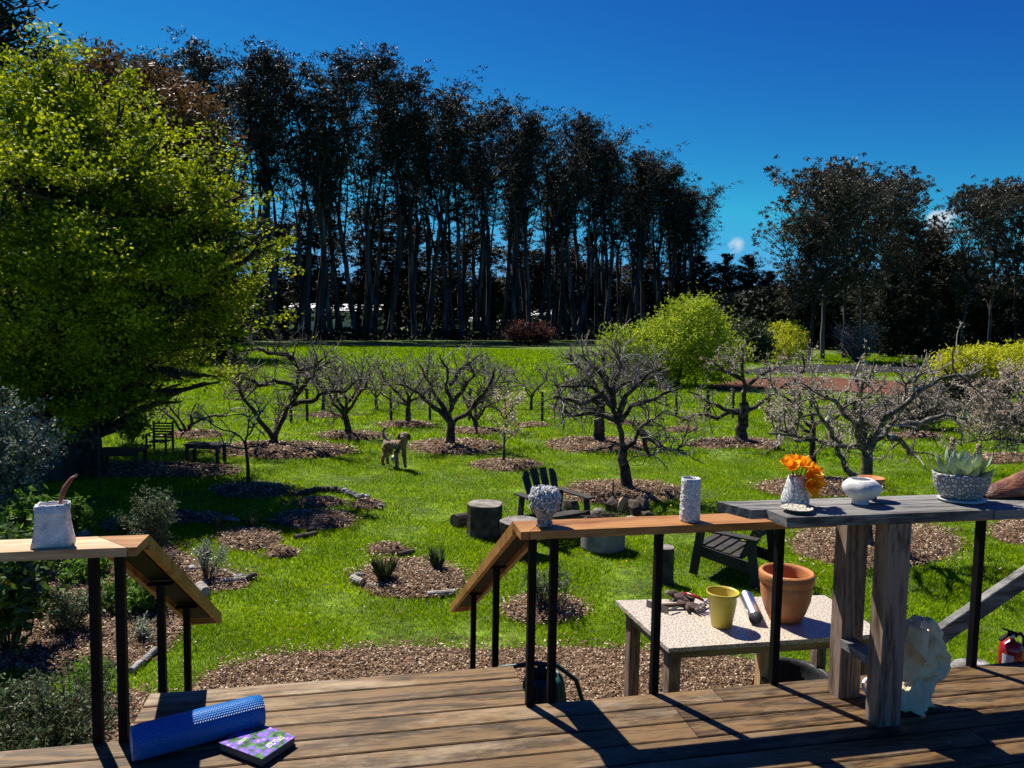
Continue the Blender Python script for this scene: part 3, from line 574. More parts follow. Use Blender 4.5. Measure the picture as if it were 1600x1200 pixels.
# corners in deck coordinates
cA, cB, cC, cD_ = [Vector((x, y, 0)) for x, y in ((-0.561, -0.150), (-0.366, -0.318), (-0.188, -0.178), (-0.398, -0.022))]
ctr = (cA + cB + cC + cD_) / 4; ex = (cB - cA + cC - cD_).normalized(); LX = ((cB - cA).length + (cC - cD_).length) / 2; ey = Vector((-ex.y, ex.x, 0)); LY = abs((cD_ - cA).dot(ey)) * 1.0
t.location = D(ctr.x, ctr.y, 0.001); t.rotation_euler = (0, 0, TH + math.atan2(ex.y, ex.x))
mb = MB(); mb.box((0, 0, 0.020), (LX - 0.008, LY - 0.008, 0.034)); part('pages', mb, mat('book_page_edges', [(0.05, 0.05, 0.05), (0.11, 0.11, 0.105)], 300, 0.6, stretch=(0.02, 0.02, 2)), t)
mc = bpy.data.materials.new('flower_print_cover'); mc.use_nodes = True; n, l = mc.node_tree.nodes, mc.node_tree.links; b = n['Principled BSDF']; b.inputs['Roughness'].default_value = 0.3
tc2 = n.new('ShaderNodeTexCoord'); nz = n.new('ShaderNodeTexNoise'); nz.inputs['Scale'].default_value = 26; nz.inputs['Distortion'].default_value = 1.2; nz.inputs['Detail'].default_value = 3; l.new(tc2.outputs['Object'], nz.inputs['Vector'])
rp = n.new('ShaderNodeValToRGB'); l.new(nz.outputs[0], rp.inputs[0]); e = rp.color_ramp.elements; e[0].position = 0.36; e[0].color = (0.01, 0.035, 0.02, 1); e[1].position = 0.62; e[1].color = (0.10, 0.25, 0.05, 1)
vf = n.new('ShaderNodeTexVoronoi'); vf.inputs['Scale'].default_value = 27; l.new(tc2.outputs['Object'], vf.inputs['Vector'])
nd = n.new('ShaderNodeTexNoise'); nd.inputs['Scale'].default_value = 90; l.new(tc2.outputs['Object'], nd.inputs['Vector'])
ad = n.new('ShaderNodeMath'); ad.operation = 'MULTIPLY_ADD'; l.new(nd.outputs[0], ad.inputs[0]); ad.inputs[1].default_value = 0.5; l.new(vf.outputs['Distance'], ad.inputs[2])
r2 = n.new('ShaderNodeValToRGB'); l.new(ad.outputs[0], r2.inputs[0]); e = r2.color_ramp.elements; e[0].position = 0.28; e[0].color = (0.85, 0.6, 0.95, 1); e[1].position = 0.75; e[1].color = (0.13, 0.08, 0.42, 1); e.new(0.40).color = (0.32, 0.16, 0.55, 1)
mr = n.new('ShaderNodeMapRange'); mr.inputs[1].default_value = 0.76; mr.inputs[2].default_value = 0.84; mr.inputs[3].default_value = 1; mr.inputs[4].default_value = 0; l.new(ad.outputs[0], mr.inputs[0])
mx = n.new('ShaderNodeMixRGB'); l.new(mr.outputs[0], mx.inputs[0]); l.new(rp.outputs[0], mx.inputs[1]); l.new(r2.outputs[0], mx.inputs[2]); l.new(mx.outputs[0], b.inputs['Base Color'])
mb = MB(); mb.box((0, 0, 0.0385), (LX, LY, 0.003)); part('cover', mb, mc, t)
mb = MB(); mb.box((0, 0, 0.0015), (LX, LY, 0.003)); part('back_cover', mb, mM['steel'], t)
mM['print'] = mat('cream_print', [(0.75, 0.76, 0.55)], 1, 0.4)
# cover title: two blocks of small cream lettering, too small to read in the photograph
mb = MB()
def strokes(cx, cy, rows, cols, w, h, ang):
    M = Matrix.Rotation(ang, 3, 'Z')
    for i in range(rows):
        for j in range(cols):
            if rnd.random() < 0.12: continue
            p = M @ Vector(((j - cols / 2) * w * 1.18 + rnd.uniform(-.001, .001), (i - rows / 2) * h * 1.5, 0)); mb.box((cx + p.x, cy + p.y, 0.0404), (w * rnd.uniform(.7, 1), h * rnd.uniform(.6, 1), 0.0004), M)
strokes(0.075, 0.025, 3, 13, 0.0062, 0.0075, 1.56); strokes(-0.055, -0.035, 3, 9, 0.005, 0.005, 1.56)
part('lettering', mb, mM['print'], t)

# ------------------------------------------------------------------ canvas cloth, diagonal rail, pier, extinguisher
def OB(x, y, b):
    d = Vector(ray(x, y)); e0 = Vector((0, 0, EYE)); k = (b - (e0 - DO).dot(DW)) / d.dot(DW); p = e0 + d * k - DO; return p.dot(DU), p.z
t = dthing('stair_handrail', 'dark sloping handrail rising to the right beyond the counter', 'handrail', 0, 0)
h0_, h1_ = OB(1452, 1003, 0.16), OB(1650, 868, 0.16)
mb = MB(); mb.beam((h0_[0], 0.16, h0_[1]), (h1_[0], 0.16, h1_[1]), 0.055, 0.10, ch=0.004); part('rail', mb, mM['grey'], t)
mb = MB(); mb.box((h0_[0] + .05, 0.16, h0_[1] - .45), (0.04, 0.04, 0.8)); mb.box((h1_[0] - .03, 0.16, h1_[1] - .7), (0.04, 0.04, 1.3)); part('post', mb, mM['steel'], t)
mM['canvas'] = mat('cream_canvas', [(0.58, 0.44, 0.23), (0.74, 0.59, 0.34), (0.84, 0.70, 0.46)], 3, 0.9, 0.5, 60)
t = dthing('canvas_cloth', 'cream canvas cloth hung up behind the near counter post', 'cloth', 2.86, -0.30, 0.0)
cb = -0.33; secs = [(966, 1428, 1450, .02), (974, 1418, 1458, .045), (986, 1410, 1463, .055), (1000, 1408, 1464, .06), (1012, 1408, 1470, .065), (1024, 1408, 1482, .065), (1034, 1408, 1484, .06), (1044, 1408, 1472, .06), (1054, 1408, 1460, .055), (1064, 1404, 1452, .055), (1078, 1400, 1447, .06), (1092, 1396, 1447, .065), (1102, 1392, 1449, .07), (1107, 1392, 1450, .07)]
v = []; NN = 96; KS = 64
ysv = [q[0] for q in secs]
for i in range(KS + 1):
    yy = 966 + (1107 - 966) * i / KS; L_, R2, dp = [float(np.interp(yy, ysv, [q[k] for q in secs])) for k in (1, 2, 3)]
    a0_, z0_ = OB(L_, yy, cb); a1_, z1_ = OB(R2, yy, cb); zc = max(.004, (z0_ + z1_) / 2); ac, wa = (a0_ + a1_) / 2 - 2.86, (a1_ - a0_) / 2
    for j in range(NN):
        a = 2 * math.pi * j / NN; c_, s_ = math.cos(a), math.sin(a); fo_ = 1 + .20 * mn.noise(Vector((c_ * 1.6 + 3, s_ * 1.6, i * .06))) ; fd = 1 + .30 * math.sin(a * 5 + i * .16) + .25 * mn.noise(Vector((c_ * 3, s_ * 3, i * .13)))
        rg = (1 - abs(mn.noise(Vector((c_ * 2.6 + i * .05, s_ * 2.6, i * .12)))) * 2.2) * .014; v.append((ac + c_ * (wa * (.9 + .1 * fo_) + rg), s_ * (dp * fd + rg * 1.6) - .03 + 0.0, zc + .012 * mn.noise(Vector((c_ * 2, s_ * 2, i * .2)))))
mb = MB(); mb.add(v, [(i * NN + j, i * NN + (j + 1) % NN, (i + 1) * NN + (j + 1) % NN, (i + 1) * NN + j) for i in range(KS) for j in range(NN)] + [tuple(range(NN - 1, -1, -1)), tuple(KS * NN + j for j in range(NN))]); o = part('drape', mb, mM['canvas'], t, True)
txc = bpy.data.textures.new('crumple', 'VORONOI'); txc.noise_scale = .075; mdc = o.modifiers.new('crumple', 'DISPLACE'); mdc.texture = txc; mdc.strength = -.006; mdc.mid_level = .4; txd = bpy.data.textures.new('wrinkle', 'CLOUDS'); txd.noise_scale = .11; mdd = o.modifiers.new('wrinkle', 'DISPLACE'); mdd.texture = txd; mdd.strength = .045
mb = MB(); (fa, fz), (ga, gz) = OB(1424, 978, cb - .09), OB(1446, 1012, cb - .09); v = []; K, J = 12, 8
for i in range(K + 1):
    for j in range(J + 1):
        s, q = i / K, j / J; v.append((fa - 2.86 + (ga - fa) * (q + .25 * s), -.115 + .035 * math.sin(q * 6 + s * 3) - .02 * s, fz + (gz - fz) * (s ** .8) * (1.0 + .9 * q) - .02 * q))
mb.add(v, [(i * (J + 1) + j, i * (J + 1) + j + 1, (i + 1) * (J + 1) + j + 1, (i + 1) * (J + 1) + j) for i in range(K) for j in range(J)])
o = part('flap', mb, mM['canvas'], t, True); md = o.modifiers.new('solid', 'SOLIDIFY'); md.thickness = 0.004
t = dthing('folded_strap', 'white folded strap coiled on the deck between the counter posts', 'strap', 2.62, -0.19, 0.002)
t.location = D(2.71, -0.21, 0.003)
mb = MB()
for c, r, h, tilt in (((0, 0, 0.035), 0.055, 0.03, 0.7), ((0.03, -0.01, 0.03), 0.045, 0.026, -0.5), ((0.01, -0.03, 0.045), 0.06, 0.02, 1.1)):
    M = Matrix.Rotation(tilt, 3, 'X'); pts = [Vector(c) + M @ Vector((math.cos(a) * r, math.sin(a) * r, 0.0)) for a in [2 * math.pi * k / 20 for k in range(19)]]
    pts = [Vector((p.x, p.y, max(0.008, p.z))) for p in pts]; mb.tube(pts, 0.009, 8, squash=.5)
mb.ball((0.05, 0.0, 0.03), (0.055, 0.045, 0.028), 14, 9); part('strap', mb, mat('white_webbing', [(0.55, 0.55, 0.52), (0.72, 0.72, 0.7)], 12, 0.7), t, True)
t = dthing('concrete_pier', 'rounded grey concrete block just beyond the deck edge, beside the extinguisher', 'block', OB(1515, 1050, .13)[0], 0.13, -0.045)
mb = MB(); mb.lathe([(0, -1.0), (0.13, -1.0), (0.11, -0.03), (0.095, -0.008), (0.05, 0.0), (0, 0.004)], 28, fn=wob2, sx=1.1, sy=.7); part('pier', mb, mM['stone'], t)
t = dthing('fire_extinguisher', 'red fire extinguisher standing past the deck edge at the picture side', 'fire extinguisher', OB(1578, 1040, .14)[0], 0.14, -0.135)
mred = mat('red_enamel', [(0.30, 0.004, 0.012)], 1, 0.25, spec=0.5, coat=0.6)
mb = MB(); mb.lathe([(0, 0), (0.060, 0), (0.065, 0.008), (0.065, 0.145), (0.060, 0.170), (0.045, 0.188), (0.022, 0.196), (0.018, 0.205), (0, 0.205)], 32); part('cylinder', mb, mred, t, True)
mb = MB(); mb.tube([(0, 0, 0.2), (0, 0, 0.24)], 0.015, 12); part('valve', mb, mat('bright_metal', [(0.6, 0.6, 0.6)], 1, 0.3, metal=1.0), t, True)
mb = MB(); mb.beam((-0.085, 0, 0.205), (-0.01, 0, 0.245), 0.022, 0.012); mb.beam((-0.01, 0, 0.245), (0.03, 0, 0.235), 0.022, 0.012); part('lever', mb, mM['steel'], t)
mb = MB(); mb.beam((-0.065, 0, 0.272), (0.03, 0, 0.240), 0.024, 0.01); mb.beam((-0.02, 0, 0.255), (0.03, 0, 0.222), 0.02, 0.02); part('handle', mb, mM['steel'], t)
mb = MB(); mb.tube([(0.015, -0.01, 0.235), (0.05, -0.01, 0.24), (0.078, -0.01, 0.21), (0.082, -0.01, 0.14), (0.08, -0.01, 0.03)], 0.010, 10); part('hose', mb, mM['steel'], t, True)
mb = MB(); v = []
for i in range(9):
    a = math.pi * (1.02 + 0.30 * i / 8)
    for z in (0.02, 0.125): v.append((math.cos(a) * 0.0662, math.sin(a) * 0.0662, z))
mb.add(v, [(2 * i, 2 * i + 2, 2 * i + 3, 2 * i + 1) for i in range(8)]); part('label_sticker', mb, mat('white_sticker', [(0.45, 0.5, 0.6), (0.75, 0.75, 0.73)], 40, 0.5), t, True)

# ------------------------------------------------------------------ garden cart beside the stairs
mM['greenplastic'] = mat('dark_green_plastic', [(0.006, 0.035, 0.03), (0.012, 0.055, 0.045)], 8, 0.4)
t = dthing('garden_cart', 'dark green fluted plastic tub with arched tube handle beside the stairs', 'garden tub', 1.14, 0.62, -1.05)
mb = MB()
def flute(p, a, i): k = 1 + 0.045 * math.sin(a * 16); return Vector((p.x * k, p.y * k, p.z))
mb.lathe([(0, 0), (0.13, 0), (0.15, 0.3), (0.15, 0.62), (0.115, 0.86), (0.09, 0.90), (0.08, 0.88), (0.12, 0.6), (0, 0.3)], 64, fn=flute); part('tub', mb, mM['greenplastic'], t, True)
mb = MB(); pts = [(-0.34, 0.05, 0.0), (-0.33, 0.05, 0.86), (-0.26, 0.05, 0.93), (-0.05, 0.02, 0.955), (0.08, 0.0, 0.94), (0.2, 0.0, 0.84), (0.27, 0, 0.62), (0.3, 0, 0.0)]; mb.tube(pts, 0.014, 8)
mb.tube([(-0.30, 0.05, 0.9), (-0.2, 0.0, 0.7), (-0.12, 0, 0.5)], 0.012, 8); part('handle', mb, mM['greenplastic'], t, True)

# ------------------------------------------------------------------ potting table
TZ = 0.86
c1, c2, c3, c4 = [G(x, y, TZ) for x, y in ((962, 938), (1045, 1013), (1384, 990), (1288, 930))]   # far-left, near-left, near-right, far-right
tx = ((c3 - c2) + (c4 - c1)).normalized(); ty = Vector((-tx.y, tx.x, 0)); LXT = ((c3 - c2).length + (c4 - c1).length) / 2; LYT = ((c1 - c2).dot(ty) + (c4 - c3).dot(ty)) / 2
tc0 = (c1 + c2 + c3 + c4) / 4; trz = math.atan2(tx.y, tx.x)
print('table', LXT, LYT, tc0)
tab = thing('potting_table', 'granite-topped work table on a rough timber frame below the deck railing', 'table', (tc0.x, tc0.y, 0), trz)
mM['granite'] = mat('speckled_granite', [(0.13, 0.09, 0.06), (0.38, 0.30, 0.22), (0.56, 0.50, 0.41), (0.72, 0.68, 0.60)], 85, 0.35, contrast=(0.35, 0.66), fine=0.25, spec=0.4)
# skewed slab outline as in the photograph
loc = [Matrix.Rotation(-trz, 3, 'Z') @ (c - tc0) for c in (c2, c3, c4, c1)]
ol = []
for i in range(4):
    A, Bp = loc[i], loc[(i + 1) % 4]
    for k in range(14): p = A.lerp(Bp, k / 14); nrm = Vector((p.x, p.y, 0)).normalized(); p = p + nrm * rnd.uniform(-.004, .004); ol.append((p.x, p.y))
mb = MB(); prism(mb, ol, TZ - 0.03, TZ); part('granite_top', mb, mM['granite'], tab)
ix, iy = LXT / 2 - 0.07, LYT / 2 - 0.09
def tl(x, y): # bilinear inside the slab
    s, q = (x / LXT + .5), (y / LYT + .5); p = loc[0] * (1 - s) * (1 - q) + loc[1] * s * (1 - q) + loc[2] * s * q + loc[3] * (1 - s) * q; return p
for nm, P0, P1 in (('apron', (-ix, -iy), (ix, -iy)), ('apron', (-ix, iy), (ix, iy)), ('apron', (-ix, -iy), (-ix, iy)), ('apron', (ix, -iy), (ix, iy))):
    a_, b_ = tl(*P0), tl(*P1); mb = MB(); mb.beam((a_.x, a_.y, TZ - 0.072), (b_.x, b_.y, TZ - 0.072), 0.035, 0.08); part(nm, mb, mM['tablewood'], tab)
for sx in (-1, 1):
    for sy in (-1, 1):
        p = tl(sx * (ix - .02), sy * (iy - .02)); mb = MB(); mb.box((p.x, p.y, (TZ - 0.035) / 2), (0.085, 0.085, TZ - 0.035), Matrix.Rotation(0.1, 3, 'Z')); part('leg', mb, mM['post4'], tab)
p = tl(0.22, iy - 0.15); mb = MB(); mb.box((p.x, p.y, (TZ - .035) / 2), (0.085, 0.085, TZ - .035)); part('leg', mb, mM['newwood'], tab)

def on_table(x, y): return G(x, y, TZ + 0.001)
P = on_table(1131, 983); P.y += 0.06
t = thing('yellow_pot', 'tapered yellow pot standing at the front of the granite table', 'pot', P)
mb = MB(); mb.lathe([(0, 0), (0.066, 0), (0.072, 0.006), (0.104, 0.222), (0.112, 0.235), (0.114, 0.25), (0.108, 0.251), (0.102, 0.235), (0.066, 0.02), (0, 0.015)], 40)
part('body', mb, mat('weathered_yellow_glaze', [(0.36, 0.27, 0.03), (0.50, 0.40, 0.05), (0.58, 0.48, 0.10)], 4, 0.4, fine=0.05), t, True)
P = on_table(1234, 976); P.y += 0.10
t = thing('terracotta_pot', 'big round-bellied terracotta pot with thick rim on the granite table', 'pot', P)
mb = MB(); mb.lathe([(0, 0), (0.095, 0), (0.115, 0.01), (0.145, 0.08), (0.170, 0.16), (0.180, 0.24), (0.181, 0.272), (0.178, 0.278), (0.190, 0.284), (0.194, 0.345), (0.182, 0.362), (0.168, 0.360), (0.158, 0.34), (0.155, 0.24), (0.12, 0.06), (0, 0.03)], 56)
part('body', mb, mM['terra'], t, True)
# ribbed metal duct
A_, B_ = on_table(1178, 930), on_table(1181, 972); A_, B_ = G(1166, 932, TZ + .05), G(1181, 966, TZ + .05)
t = thing('metal_duct', 'short silver corrugated metal pipe between the yellow and terracotta pots', 'pipe', (0, 0, 0))
mb = MB(); pts, rd = [], []
dd = (B_ - A_)
for k in range(61): pts.append(A_ + dd * (k / 60)); rd.append(0.044 + (0.006 if k % 4 in (1, 2) else 0))
dirn = dd.normalized(); t.location = A_; pts = [p - A_ for p in pts]
mb.tube(pts, rd, 24, caps=False); mb.tube([pts[-1], pts[-1] - dirn * 0.02, pts[0]], [0.049, 0.042, 0.042], 24, caps=False)
part('tube', mb, mat('galvanised_metal', [(0.6, 0.6, 0.62), (0.85, 0.85, 0.87)], 30, 0.32, metal=1.0), t, True)
# gloves
mM['glove'] = mat('brown_glove_fabric', [(0.045, 0.025, 0.022), (0.09, 0.055, 0.045)], 20, 0.8, 0.5, 60)
mM['glovetip'] = mat('grey_glove_tip', [(0.10, 0.085, 0.08), (0.22, 0.19, 0.18)], 20, 0.7)
for (px, py, rz, lab) in ((1062, 938, 2.5, 'brown garden glove lying uppermost across the tools on the table'), (1080, 952, -0.9, 'brown garden glove with pale fingertips lying nearest the yellow pot')):
    P = on_table(px, py); t = thing('garden_glove', lab, 'glove', P, rz, 'garden gloves on the table'); mb = MB(); mt = MB()
    mb.ball((0, 0, 0.026), (0.062, 0.047, 0.026), 14, 8); mb.tube([(-0.04, 0, 0.026), (-0.08, 0, 0.024), (-0.11, 0, 0.022)], [0.036, 0.030, 0.036], 12, squash=.55)
    for k, (y, L_, sp) in enumerate(((-0.034, .062, -.25), (-0.012, .075, -.06), (0.012, .07, .1), (0.033, .055, .3))):
        c, s = math.cos(sp), math.sin(sp); p0 = Vector((0.035, y, 0.028)); p1 = p0 + Vector((c * L_ * .55, s * L_ * .55, 0.018)); p2 = p0 + Vector((c * L_, s * L_, 0.004 + .006 * k)); mb.tube([p0, p1, p2], [0.013, 0.0125, 0.011], 8)
        mt.tube([p1.lerp(p2, .35), p2, p2 + (p2 - p1).normalized() * 0.012], [0.0135, 0.0125, 0.005], 8)
    mb.tube([(-0.01, -0.04, 0.026), (0.02, -0.072, 0.03), (0.045, -0.085, 0.02)], [0.014, 0.013, 0.010], 8)
    part('fabric', mb, mM['glove'], t, True); part('fingertips', mt, mM['glovetip'], t, True)
# pruners, red handled
P = on_table(1100, 950); t = thing('pruning_shears', 'open garden shears with red handles lying among the gloves', 'shears', P, 0)
mb = MB(); mb.tube([(0.0, 0.02, 0.05), (-0.05, 0.06, 0.065), (-0.10, 0.10, 0.07), (-0.125, 0.14, 0.06)], [0.010, 0.012, 0.012, 0.009], 8); part('handle', mb, mred, t, True)
mb = MB(); mb.tube([(0.0, 0.0, 0.03), (-0.02, -0.03, 0.025), (-0.055, -0.065, 0.022), (-0.085, -0.085, 0.018)], [0.009, 0.012, 0.012, 0.009], 8); part('handle', mb, mred, t, True)
mb = MB(); mb.beam((-0.005, -0.01, 0.03), (0.05, 0.06, 0.045), 0.02, 0.004); mb.beam((0.0, 0.02, 0.045), (0.06, -0.01, 0.02), 0.018, 0.004); part('blade', mb, mat('tool_steel', [(0.45, 0.45, 0.45)], 1, 0.3, metal=1.0), t)
P = on_table(1024, 955); t = thing('hand_hoe', 'short hand mattock with a dark steel head lying at the left of the table', 'hand tool', P, 0)
mb = MB(); mb.tube([(0.02, 0.03, 0.03), (0.16, 0.05, 0.03), (0.30, 0.07, 0.028)], [0.015, 0.017, 0.019], 10); part('handle', mb, mM['stem'], t, True)
mb = MB(); mb.beam((-0.05, 0.09, 0.026), (0.085, -0.055, 0.026), 0.005, 0.05, up=(0, 0, 1)); mb.beam((0.09, -0.05, 0.03), (0.17, 0.01, 0.03), 0.01, 0.012); part('head', mb, mat('dull_steel', [(0.10, 0.09, 0.085), (0.2, 0.19, 0.18)], 30, 0.45, metal=0.7), t)
# tub below and red bar
P = G(1240, 1053, 0.34); t = thing('black_tub', 'wide low black rubber tub on the ground under the table', 'tub', (P.x, P.y, 0))
mb = MB(); mb.lathe([(0, 0.0), (0.20, 0), (0.25, 0.30), (0.275, 0.325), (0.275, 0.345), (0.268, 0.35), (0.245, 0.335), (0.235, 0.30), (0.19, 0.02), (0, 0.02)], 44); part('body', mb, mat('black_rubber', [(0.012, 0.013, 0.014), (0.03, 0.031, 0.034)], 20, 0.5, 0.5, 30), t, True)
A_, B_ = G(1175, 1072, 0.02), at(1197, 1005, G(1175, 1072, 0.02).y + 0.12); t = thing('red_bar', 'slim red steel bar leaning against the work table leg', 'bar', A_)
mb = MB(); mb.tube([(0, 0, 0), B_ - A_], 0.011, 8); part('shaft', mb, mred, t, True)


# ------------------------------------------------------------------ lawn furniture
def adirondack(label, P, face, s=1.0):
    t = thing('adirondack_chair', label, 'garden chair', P, face, None)   # local +X is the sitter's forward direction
    m = mM['darkwood']
    for y in (-.34, .34):
        mb = MB(); mb.beam((0.42, y, 0), (0.34, y, 0.55), 0.10, 0.032, up=(0, 1, 0)); part('leg', mb, m, t)
        mb = MB(); mb.beam((-0.34, y, 0), (-0.26, y, 0.55), 0.10, 0.032, up=(0, 1, 0)); part('leg', mb, m, t)
        mb = MB(); mb.beam((-0.36, y * 1.05, 0.565), (0.44, y * 1.05, 0.58), 0.13, 0.025, ch=.004); part('armrest', mb, m, t)
        mb = MB(); mb.beam((-0.34, y * .93, 0.20), (0.38, y * .93, 0.30), 0.13, 0.03, up=(0, 1, 0)); part('side_rail', mb, m, t)
    mb = MB(); mb.beam((0.39, -0.32, 0.29), (0.39, 0.32, 0.29), 0.03, 0.12); part('front_rail', mb, m, t)
    for k in range(5):
        x = 0.35 - k * 0.105; mb = MB(); mb.beam((x, -.31, 0.375 - k * 0.018), (x, .31, 0.375 - k * 0.018), 0.095, 0.022); part('seat_slat', mb, m, t)
    for k in range(4):
        q = (k - 1.5); y0, y1 = q * 0.125, q * 0.165; L = 0.66 + (0.03 if abs(q) < 1 else 0)
        p0 = Vector((-0.10, y0, 0.26)); p1 = Vector((-0.10 - L * .40, y1, 0.26 + L * .93)); X = (p1 - p0).normalized(); Y = Vector((0, 1, 0)); Y = (Y - X * Y.dot(X)).normalized(); Z = X.cross(Y); Ln = (p1 - p0).length; w = .057
        cl, cr_ = (0.07, 0.0) if k == 0 else ((0.0, 0.07) if k == 3 else (0.0, 0.0))
        poly = [(0, -w), (Ln - cl, -w), (Ln, -w + cl * .7), (Ln, w - cr_ * .7), (Ln - cr_, w), (0, w)]
        v = [p0 + X * a + Y * b_ + Z * c for c in (-.011, .011) for a, b_ in poly]
        mb = MB(); mb.add(v, [(5, 4, 3, 2, 1, 0), (6, 7, 8, 9, 10, 11)] + [(i, (i + 1) % 6, 6 + (i + 1) % 6, 6 + i) for i in range(6)]); part('back_slat', mb, m, t)
    mb = MB(); mb.beam((-0.23, -.28, 0.52), (-0.23, .28, 0.52), 0.03, 0.07); mb.beam((-0.12, -.24, 0.30), (-0.12, .24, 0.30), 0.03, 0.07); part('back_rail', mb, m, t)
    return t
RC = G(942, 857)
P = G(862, 836); P.z = 0; adirondack('dark wooden garden chair facing the fire ring, behind the nodule-crusted vase', P, math.atan2(RC.y - P.y - .4, RC.x - P.x), 1)
P = G(1152, 897); adirondack('dark wooden garden chair behind the work table, its back to the deck', P, math.atan2(RC.y - P.y + 0.2, RC.x - P.x))

def stump(label, P, r, h, flare=0.15, top=1.0, m='log', cat='stump', name='tree_stump'):
    t = thing(name, label, cat, P, rnd.uniform(0, 6)); sd = rnd.uniform(0, 50)
    def fn(p, a, i): k = 1 + 0.10 * mn.noise(Vector((math.cos(a) * 1.5 + sd, math.sin(a) * 1.5, p.z))) + 0.035 * mn.noise(Vector((math.cos(a) * 7, math.sin(a) * 7 + sd, p.z * 2))); return Vector((p.x * k, p.y * k, p.z))
    mb = MB(); n = 40
    mb.lathe([(r * (1 + flare), -0.02), (r * (1 + flare * .5), h * .2), (r, h * .5), (r * top, h - 0.006)], n, fn=fn); part('bark', mb, mM[m], t, False)
    mb = MB(); mb.lathe([(0, h - 0.004), (r * top * .5, h - .002), (r * top * .97, h + 0.001), (r * top * .985, h - 0.012), (0, h - .02)], n, fn=fn); part('cut_top', mb, mM['cutwood'], t); return t
P = G(756, 842); P.y += .25; stump('thick dark upright stump with pale cut top, furthest left of the seats', P, 0.255, 0.44, .03)
P = G(812, 868); P.y += .15; stump('stump stool with overhanging pale slab top behind the sloping handrail', P, 0.23, 0.42, -0.2, 1.15)
P = G(1040, 914); P.y += .1; stump('small upright log beside the railing post, by the second garden chair', P, 0.115, 0.42, .05)
def log(label, p0, p1, r, m='log', group=None, name='log', cat='log'):
    p0, p1 = Vector(p0), Vector(p1); t = thing(name, label, cat, p0, 0, group); d = p1 - p0; mb = MB(); K = 7; s = rnd.uniform(0, 50)
    pts = [d * (k / K) + Vector((0.25 * r * mn.noise(Vector((s, k * .8, 0))), 0.25 * r * mn.noise(Vector((s, k * .8, 9))), 0.25 * r * mn.noise(Vector((s, k * .8, 5))))) for k in range(K + 1)]
    rad = [r * (1 + .22 * mn.noise(Vector((s, 3, k * 1.1)))) for k in range(K + 1)]; mb.tube(pts, rad, 12); part('wood', mb, mM[m], t, False); return t
p = G(708, 826); log('short fallen log lying against the foot of the thick stump', (p.x, p.y + .1, .09), (p.x + .38, p.y + .38, .1), 0.095)
# fire ring
P = RC.copy(); P.y += 0.02; fr = thing('fire_ring', 'round concrete fire ring with a grill behind the railing', 'fire ring', P)
mb = MB(); mb.lathe([(0.275, 0.0), (0.295, 0.03), (0.295, 0.37), (0.265, 0.375), (0.262, 0.1), (0, 0.1), (0, 0.05), (0.2, 0)], 48); part('ring', mb, mM['concrete'], fr, False)
mb = MB()
for k in range(-9, 10):
    x = k * 0.028; L = math.sqrt(max(0, .27 ** 2 - x * x)); mb.tube([(x, -L, 0.385), (x, L, 0.385)], 0.004, 5)
mb.tube([(math.cos(a) * .272, math.sin(a) * .272, .385) for a in [k * math.pi / 16 for k in range(33)]], 0.005, 5, caps=False); part('grate', mb, mM['steel'], fr)
st = thing('kindling', 'loose dry branches lying across the fire ring grill', 'sticks', (P.x, P.y, 0.395)); mb = MB()
for k in range(16):
    a = rnd.uniform(-.5, .5); c = Vector((rnd.uniform(-.2, .2), rnd.uniform(-.12, .16), 0.012 + k * .004)); d = Vector((math.cos(a), math.sin(a), rnd.uniform(-.1, .25))) * rnd.uniform(.1, .24); mb.tube([c - d, c + Vector((0, 0, .01)), c + d], [.006, .007, .003], 5)
part('branches', mb, mM['stem'], st)
# firewood heap beyond the ring
def chunk(p, size, rot, m='log', label='', name='firewood_chunk', cat='firewood', group='heap of firewood beyond the fire ring'):
    t = thing(name, label, cat, p, rot[2], group); mb = MB(); n = 7; s = rnd.uniform(0, 90)
    mb.ball((0, 0, 0), size, 6, 4, Matrix.Rotation(rot[0], 3, 'X') @ Matrix.Rotation(rot[1], 3, 'Y'))
    mb.v = [tuple(Vector(q) * (1 + .55 * mn.noise(Vector(q) * 7 + Vector((s, 0, 0))))) for q in mb.v]; part('wood', mb, mM[m], t); return t
wlab = 'dark split log in the firewood heap beyond the fire ring'
for (px, py, sx, sz, m, lab) in ((893, 792, .16, .13, 'log', 'dark round log standing beside the first garden chair'), (935, 800, .17, .07, 'palelog', wlab + ', palest and leftmost'), (958, 790, .15, .13, 'log', wlab + ', at the iron rod'), (975, 792, .085, .15, 'newwood', 'upright pale split log in the firewood heap'), (992, 795, .16, .13, 'log', wlab + ', in its middle'), (1003, 792, .15, .16, 'log', wlab + ', its tallest piece'), (1013, 802, .08, .08, 'redstone', 'small reddish chunk at the right end of the firewood heap'), (985, 806, .07, .05, 'palelog', 'small pale chunk low in the firewood heap'), (950, 806, .14, .05, 'log', wlab + ', low at its front')):
    if m == 'redstone': mM['redstone'] = mM['log']
    P = G(px, py + 8); chunk((P.x, P.y, sz * .7), (sx, .13, sz), (rnd.uniform(-.6, .6), rnd.uniform(-.6, .6), rnd.uniform(0, 3)), m, lab)
P = G(957, 797); t = thing('iron_rod', 'thin upright iron rod stuck in the ground by the firewood heap', 'rod', P); mb = MB(); mb.tube([(0, 0, -.1), (0, 0, .50)], 0.011, 6); part('rod', mb, mM['steel'], t)

